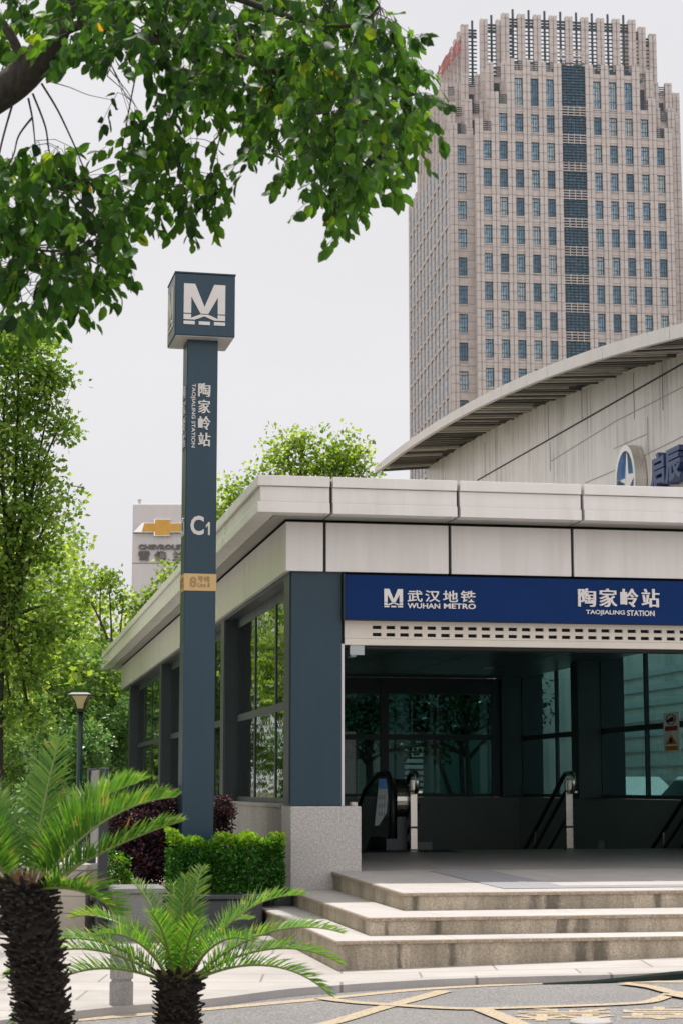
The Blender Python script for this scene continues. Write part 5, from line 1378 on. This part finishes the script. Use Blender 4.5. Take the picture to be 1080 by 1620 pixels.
# ================================================================== CYCADS
def frond(parent, origin, az, el, length, arch, nl=54, lw=.0085, ll=.17, vang=40, curl=0.0, roll=0.0, dry=False):
    """feather leaf: arching midrib with two rows of narrow stiff leaflets"""
    S = 24; p = Vector(origin); e = el; pts = [p.copy()]; tang = []
    for i in range(S):
        t = i / S; e = el - arch * (t ** 1.4); a = az + curl * t
        d = Vector((math.cos(a) * math.cos(e), math.sin(a) * math.cos(e), math.sin(e))); tang.append(d); p = p + d * (length / S); pts.append(p.copy())
    tang.append(tang[-1])
    rb = MB(); rb.tube(pts, [.0085 * (1 - .8 * i / S) + .001 for i in range(S + 1)], 6)
    V = []; F = []; A = []
    for side in (-1, 1):
        for k in range(nl):
            if rng.random() < .05: continue
            t = .12 + .88 * (k + .5 * (side > 0) + rng.normal() * .16) / nl; t = min(max(t, .1), .995); f = t * S; i = min(int(f), S - 1); q = pts[i].lerp(pts[i + 1], f - i); d = tang[i]
            lat = d.cross(Vector((0, 0, 1))); lat = lat.normalized() if lat.length > .15 else Vector((-math.sin(az), math.cos(az), 0)) * -1
            up = lat.cross(d).normalized()
            if roll: rm = Matrix.Rotation(roll, 3, d); lat = rm @ lat; up = rm @ up
            va = R(vang + rng.normal() * 9); prof = math.sin(math.pi * min(1, (t * .86 + .14))) ** .45
            l = ll * (prof * .9 + .1) * rng.uniform(.9, 1.06) * (1 if t > .2 else .55 + 2.2 * (t - .02))
            fwd = .35 + .75 * t
            dir_ = (lat * side * math.cos(va) + up * math.sin(va) + d * fwd).normalized()
            nn = d.cross(dir_).normalized(); wv = dir_.cross(nn).normalized() * lw * .5
            b0 = len(V); dr = Vector((0, 0, -1)) * l * (.06 + .26 * rng.random() ** 2)
            m1 = q + dir_ * l * .5 + dr * .25; tip = q + dir_ * l + dr
            V += [tuple(q - wv * .7), tuple(q + wv * .7), tuple(m1 + wv), tuple(tip), tuple(m1 - wv)]
            F += [(b0, b0 + 1, b0 + 2, b0 + 4), (b0 + 4, b0 + 2, b0 + 3)]; vv = float(np.clip(.5 + rng.normal(0, .17) + .15 * (t - .5), 0, 1)); A += [vv, 1.0 if rng.random() < .035 else min(.95, vv + .10)]
    me = bpy.data.meshes.new('frond'); me.from_pydata(V, [], F); at_ = me.attributes.new('var', 'FLOAT', 'FACE'); at_.data.foreach_set('value', np.array(A, np.float32))
    me.update(); me.materials.append(M['dry'] if dry else M['leaf_palm']); o = bpy.data.objects.new('frond', me); col.objects.link(o); o.parent = parent
    rb.build('midrib', M['dry'] if dry else M['rachis'], o)
    return o
def cycad(label, top_px, Y, rad, zroot, fronds, scale, lean=0.0):
    c = at(top_px[0], top_px[1], Y); h = c.z - zroot
    t = empty('cycad_palm', label, 'palm', (c.x, c.y, zroot), 0, 'cycads beside the road')
    tr = MB(); prof = []
    for i in range(13):
        f = i / 12; prof.append((rad * (.92 + .14 * math.sin(f * 7) * .5 + (.10 if f > .8 else 0)) * (1 if f < .97 else .7), -.1 + (h + .1) * f))
    tr.lathe(prof, (0, 0, 0), 18)
    # old leaf bases: close rows of stubby scales
    rows_ = int(h / (rad * .19)) + 2
    for i in range(rows_):
        z = i * rad * .19; n = 19
        for k in range(n):
            a = 2 * math.pi * (k + .5 * (i % 2)) / n + rng.normal() * .03; r = rad * (.93 + .10 * (z > h * .8))
            w_ = rad * .15; l = rad * rng.uniform(.15, .62); ux, uy = math.cos(a), math.sin(a); sx, sy2 = -uy, ux
            zz = z + rng.normal() * .006
            b = [(ux * r * .9 + sx * w_ * s_, uy * r * .9 + sy2 * w_ * s_, zz + dz) for s_, dz in ((-1, 0), (1, 0), (.8, w_ * .9), (-.8, w_ * .9))]
            lift = rng.uniform(-.1, 1.1)
            e_ = [(ux * (r + l * .9) + sx * w_ * s_ * .5, uy * (r + l * .9) + sy2 * w_ * s_ * .5, zz + dz + l * lift) for s_, dz in ((-1, 0), (1, 0), (.8, w_ * .5), (-.8, w_ * .5))]
            tr.add(b + e_, [(0, 1, 5, 4), (1, 2, 6, 5), (2, 3, 7, 6), (3, 0, 4, 7), (4, 5, 6, 7)])
    tr.v = [(x + lean * (1 - z / h), y, z) for x, y, z in tr.v]
    tr.build('trunk', M['bark_palm'], t)
    cr_ = MB()
    for k in range(60):
        a = rng.random() * 6.283; r = rad * .8 * rng.random() ** .5; l = rng.uniform(.05, .12) * rad / .15
        cr_.tube([(r * math.cos(a), r * math.sin(a), h - .03), (r * 1.25 * math.cos(a), r * 1.25 * math.sin(a), h + l * .9)], [.012 * rad / .15, .002], 5)
    cr_.build('crown_shaft', plain('crown_fibre', (.20, .11, .045), .9, var=.35, vscale=30), t)
    for f in fronds:
        az, el, ln, arch = f[:4]; kw = f[4] if len(f) > 4 else {}
        a = R(az); o = (math.cos(a) * rad * .55, math.sin(a) * rad * .55, h - .02)
        kw2 = dict(ll=.18 * scale, lw=.0098 * scale); kw2.update(kw)
        frond(t, o, a, R(el), ln, R(arch), **kw2)
    return t
# azimuth 0 = right in the picture, 90 = away from the camera
cycad('large cycad palm with a thick shaggy trunk at the lower left edge', (40, 1400), 9.0, .108, .0,
      [(62, 82, .74, 18, dict(ll=.20, vang=8)), (8, 70, .70, 58, dict(vang=62, ll=.20)), (-4, 54, .80, 52, dict(vang=55, ll=.19)), (14, 60, .58, 40, dict(vang=50)), (-8, 31, .76, 16, dict(vang=35)), (-30, 8, .5, 50),
       (172, 60, .85, 60), (185, 45, .88, 50), (168, 30, .85, 45), (176, 75, .8, 40), (195, 20, .8, 50), (120, 55, .85, 55), (70, 55, .85, 60), (95, 40, .8, 50), (45, 60, .85, 55), (145, 70, .8, 45), (230, 50, .75, 60), (205, 64, .8, 55)], 1.1, .16)
cycad('small cycad palm with feathery arching leaves low in the foreground', (283, 1548), 10.2, .098, .02,
      [(70, 80, .64, 30, dict(vang=15)), (20, 62, .82, 70, dict(vang=50)), (-6, 42, .90, 62), (4, 32, .86, 66), (-14, 24, .82, 70), (160, 58, .72, 75, dict(vang=50)), (178, 40, .86, 75), (187, 34, .92, 80), (194, 22, .95, 95), (130, 72, .66, 50),
       (100, 68, .6, 30), (110, 50, .7, 55), (60, 48, .72, 60), (250, 70, .5, 45), (290, 66, .5, 50), (225, 55, .62, 70), (315, 52, .62, 70), (85, 85, .56, 20)], .82)
dz = at(240, 1600, 10.3)
dfp = empty('dry_frond', 'dry brown fallen leaf beside the small palm', 'fallen leaf', (dz.x + .25, dz.y, .10), 0)
frond(dfp, (0, 0, 0), R(187), R(4), .62, R(22), 26, .009, .10, 25, dry=True)

# ================================================================== STREET FURNITURE
p = onz(190, 1593, GZ)
bl = empty('bollard', 'short grey stone bollard with a groove standing near the kerb', 'bollard', (p.x, p.y + .075, GZ))
MB().lathe([(.078, -.05), (.078, .150), (.070, .156)], (0, 0, 0), 40).build('base', M['bollard'], bl, smooth=False)
MB().lathe([(.066, .150), (.066, .170), (.077, .176), (.077, .368), (.073, .380), (.04, .384)], (0, 0, 0), 40).build('shaft', M['bollard'], bl)
# information board seen nearly edge-on
p1, p2 = onz(142, 1475, GZ), onz(160.5, 1486, GZ)
d = (p1 - p2); ang = math.atan2(d.y, d.x); ln = d.length
ib = empty('information_board', 'information board on black posts seen nearly edge-on behind the palms', 'notice board', (p2.x, p2.y, GZ), ang)
zt = at(165, 1215, p2.y).z - GZ
MB().box(-.05, .05, -.045, .045, -.05, zt).build('post', M['black'], ib, bevel=.006)
MB().box(ln - .05, ln + .05, -.045, .045, -.05, zt).build('post', M['black'], ib, bevel=.006)
zb = at(150, 1345, p2.y).z - GZ
MB().box(.07, ln - .07, -.02, .02, zb, zt - .02).build('panel', M['board'], ib, bevel=.005)
MB().box(.052, ln - .06, -.012, .012, .4, .46).build('rail', M['black'], ib)
# low beige wall behind the large palm
q0, q1 = at(-120, 1400, 19.4), at(136, 1400, 18.9)
dd = (q1 - q0); bw = empty('stone_wall', 'low beige stone wall behind the large palm', 'wall', (q0.x, q0.y, 0), math.atan2(dd.y, dd.x))
ln2 = Vector((dd.x, dd.y)).length
MB().box(0, ln2, 0, .35, -.15, .58).build('wall', M['beige'], bw, bevel=.008)
MB().box(-.03, ln2 + .03, -.04, .39, .582, .64).build('coping', M['tread'], bw, bevel=.01)
# lamp
p = at(128, 1112, 30.0)
lp = empty('street_lamp', 'dark green street lamp with a flared square lantern among the trees', 'street lamp', (p.x, p.y, GZ))
k = 30 / FPX; zt = at(128, 1098, 30).z - GZ; zb = at(128, 1121, 30).z - GZ
MB().lathe([(.13, 0), (.13, .06), (.07, .12), (.055, .9), (.05, .95), (.045, zb - .05)], (0, 0, 0), 14).build('post', M['lampgreen'], lp, smooth=True)
ln_ = MB(); nsd = 8; prev = None
def sq(r, z): return [(-r, -r, z), (r, -r, z), (r, r, z), (-r, r, z)]
st_ = [sq(.058 + .085 * (i / 5) ** 2.0, zb + (zt - zb - .03) * i / 5) for i in range(6)]
for a, b in zip(st_[:-1], st_[1:]): ln_.hexa(a, b)
lo_ = ln_.build('lantern', M['lampshade'], lp)
rb = MB()
for (sx, sy2) in ((-1, -1), (1, -1), (1, 1), (-1, 1)): rb.tube([(s_[2][0] * sx * 1.02, s_[2][1] * sy2 * 1.02, s_[0][2]) for s_ in st_], .011, 6)
rb.hexa(sq(.07, zb - .05), sq(.064, zb - .002)); rb.hexa(sq(.165, zt - .028), sq(.185, zt - .012)); rb.hexa(sq(.185, zt - .011), sq(.12, zt + .02))
rb.build('lantern_frame', M['black'], lo_)

# ================================================================== THINGS FAR BEHIND
def block(name, label, X, Y, ang, wd, dp, h, nx, nz, wall='far_wall'):
    b = empty(name, label, 'building', (X, Y, 0), ang)
    MB().box(0, wd, 0, dp, -.15, h).build('wall', M[wall], b)
    MB().box(-.15, wd + .15, -.15, dp + .15, h + .002, h + .35).build('roof', M['far_wall'], b)
    p = None
    for i in range(nx):
        for j in range(nz):
            x = wd * (i + .5) / nx; z = h * (j + .55) / nz
            if p is None:
                p = MB().box(-.7, .7, -.03, -.004, -.75, .75).build('window', M['far_win'], b); MB().box(-.8, .8, -.10, -.031, -.86, -.76).build('sill', M['far_wall'], p); w_ = p
            else: w_ = copy_tree(p, b)
            w_.location = (x, 0, z)
    return b
block('far_house', 'pale rendered building beyond the trees at the left', -40, 74, R(8), 16, 10, 9.5, 6, 3)
block('far_house', 'low grey building beyond the far end of the side path', -9.6, 78, R(6), 4.2, 8, 5.2, 2, 2)
# hall across the court behind the pavilion, with a white louvre and teal panels
sv = empty('service_building', 'low teal building with white louvres behind the hall glass', 'building', (B0[0], B0[1], 0), ANG)
MB().box(-3, 10.5, 31, 37, -.1, 4.2).build('wall', M['greenwall'], sv)
lvv = MB(); xl = PAV.cast(654, 1230, 'y', 30.9).x
for k in range(14): lvv.box(xl - .25, xl + .25, 30.86, 30.98, .6 + k * .16, .70 + k * .16)
lvv.build('louvre', M['louvre'], sv)
xd = PAV.cast(588, 1220, 'y', 30.9).x; MB().box(xd - .4, xd + .4, 30.9, 30.99, .3, 2.6).build('door', M['beige'], sv)
xp = PAV.cast(847, 1235, 'y', 30.9).x; po = MB().box(xp - .22, xp + .22, 30.93, 30.995, 1.0, 2.05).build('poster', M['signwhite'], sv)
MB().box(xp - .2, xp + .2, 30.92, 30.929, 1.75, 2.03).build('poster_head', M['stickerblue'], po)
MB().box(-3.2, 10.7, 30.8, 37.2, 4.202, 4.5).build('roof', M['far_wall'], sv)
# cars parked between the pavilion and the showroom
def car(label, x, y, rz):
    c = empty('parked_car', label, 'car', PAV.world(x, y, GZ + .18), ANG + rz, 'cars parked by the showroom')
    pr = [(-2.2, .32), (2.15, .32), (2.2, .62), (2.05, .82), (1.2, .95), (.55, 1.40), (-.9, 1.46), (-1.75, 1.02), (-2.2, .95)]
    lo = [(p[0], min(p[1], .98)) for p in pr]
    b = MB(); b.prism([(2.2, .35), (2.22, .62), (2.05, .84), (1.15, .97), (-1.8, 1.02), (-2.2, .92), (-2.25, .5), (-2.15, .32), (2.1, .32)], -.88, .88, 'y'); b.build('body', M['carwhite'], c, bevel=.08)
    cb = MB(); cb.hexa([(-1.85, -.80, 1.0), (1.2, -.80, .95), (1.2, .80, .95), (-1.85, .80, 1.0)], [(-1.05, -.62, 1.45), (.45, -.62, 1.43), (.45, .62, 1.43), (-1.05, .62, 1.45)]); cab = cb.build('cabin', M['carwhite'], c, bevel=.05)
    gl = MB()
    gl.hexa([(-1.5, -.822, 1.04), (.95, -.822, 1.02), (.95, .822, 1.02), (-1.5, .822, 1.04)], [(-1.0, -.67, 1.37), (.42, -.67, 1.36), (.42, .67, 1.36), (-1.0, .67, 1.37)]); gl.build('side_window', M['far_win'], cab)
    ws = MB(); ws.hexa([(1.18, -.70, .985), (1.225, -.70, .985), (1.225, .70, .985), (1.18, .70, .985)], [(.46, -.56, 1.40), (.50, -.56, 1.40), (.50, .56, 1.40), (.46, .56, 1.40)]); ws.build('windscreen', M['far_win'], cab)
    for wx in (-1.35, 1.4):
        for s_ in (-1, 1):
            w_ = MB(); w_.lathe([(.16, -.1), (.31, -.1), (.33, -.06), (.33, .06), (.31, .1), (.16, .1)], (0, 0, 0), 24); o = w_.build('wheel', M['rubber'], c); o.rotation_euler = (R(90), 0, 0); o.location = (wx, s_ * .80, .33)
            MB().lathe([(.19, -.112), (.2, .112), (.05, .118)], (0, 0, 0), 14).build('rim', M['chrome'], o)
    for s_ in (-1, 1): MB().box(2.06, 2.215, s_ * .66 - .16, s_ * .66 + .16, .62, .76).build('headlight', M['signwhite'], c, bevel=.02)
    return c
car('white car parked nearest behind the right-hand hall window', 9.3, 11.5, R(90))
car('white car parked farther back along the showroom wall', 9.4, 17.5, R(90))
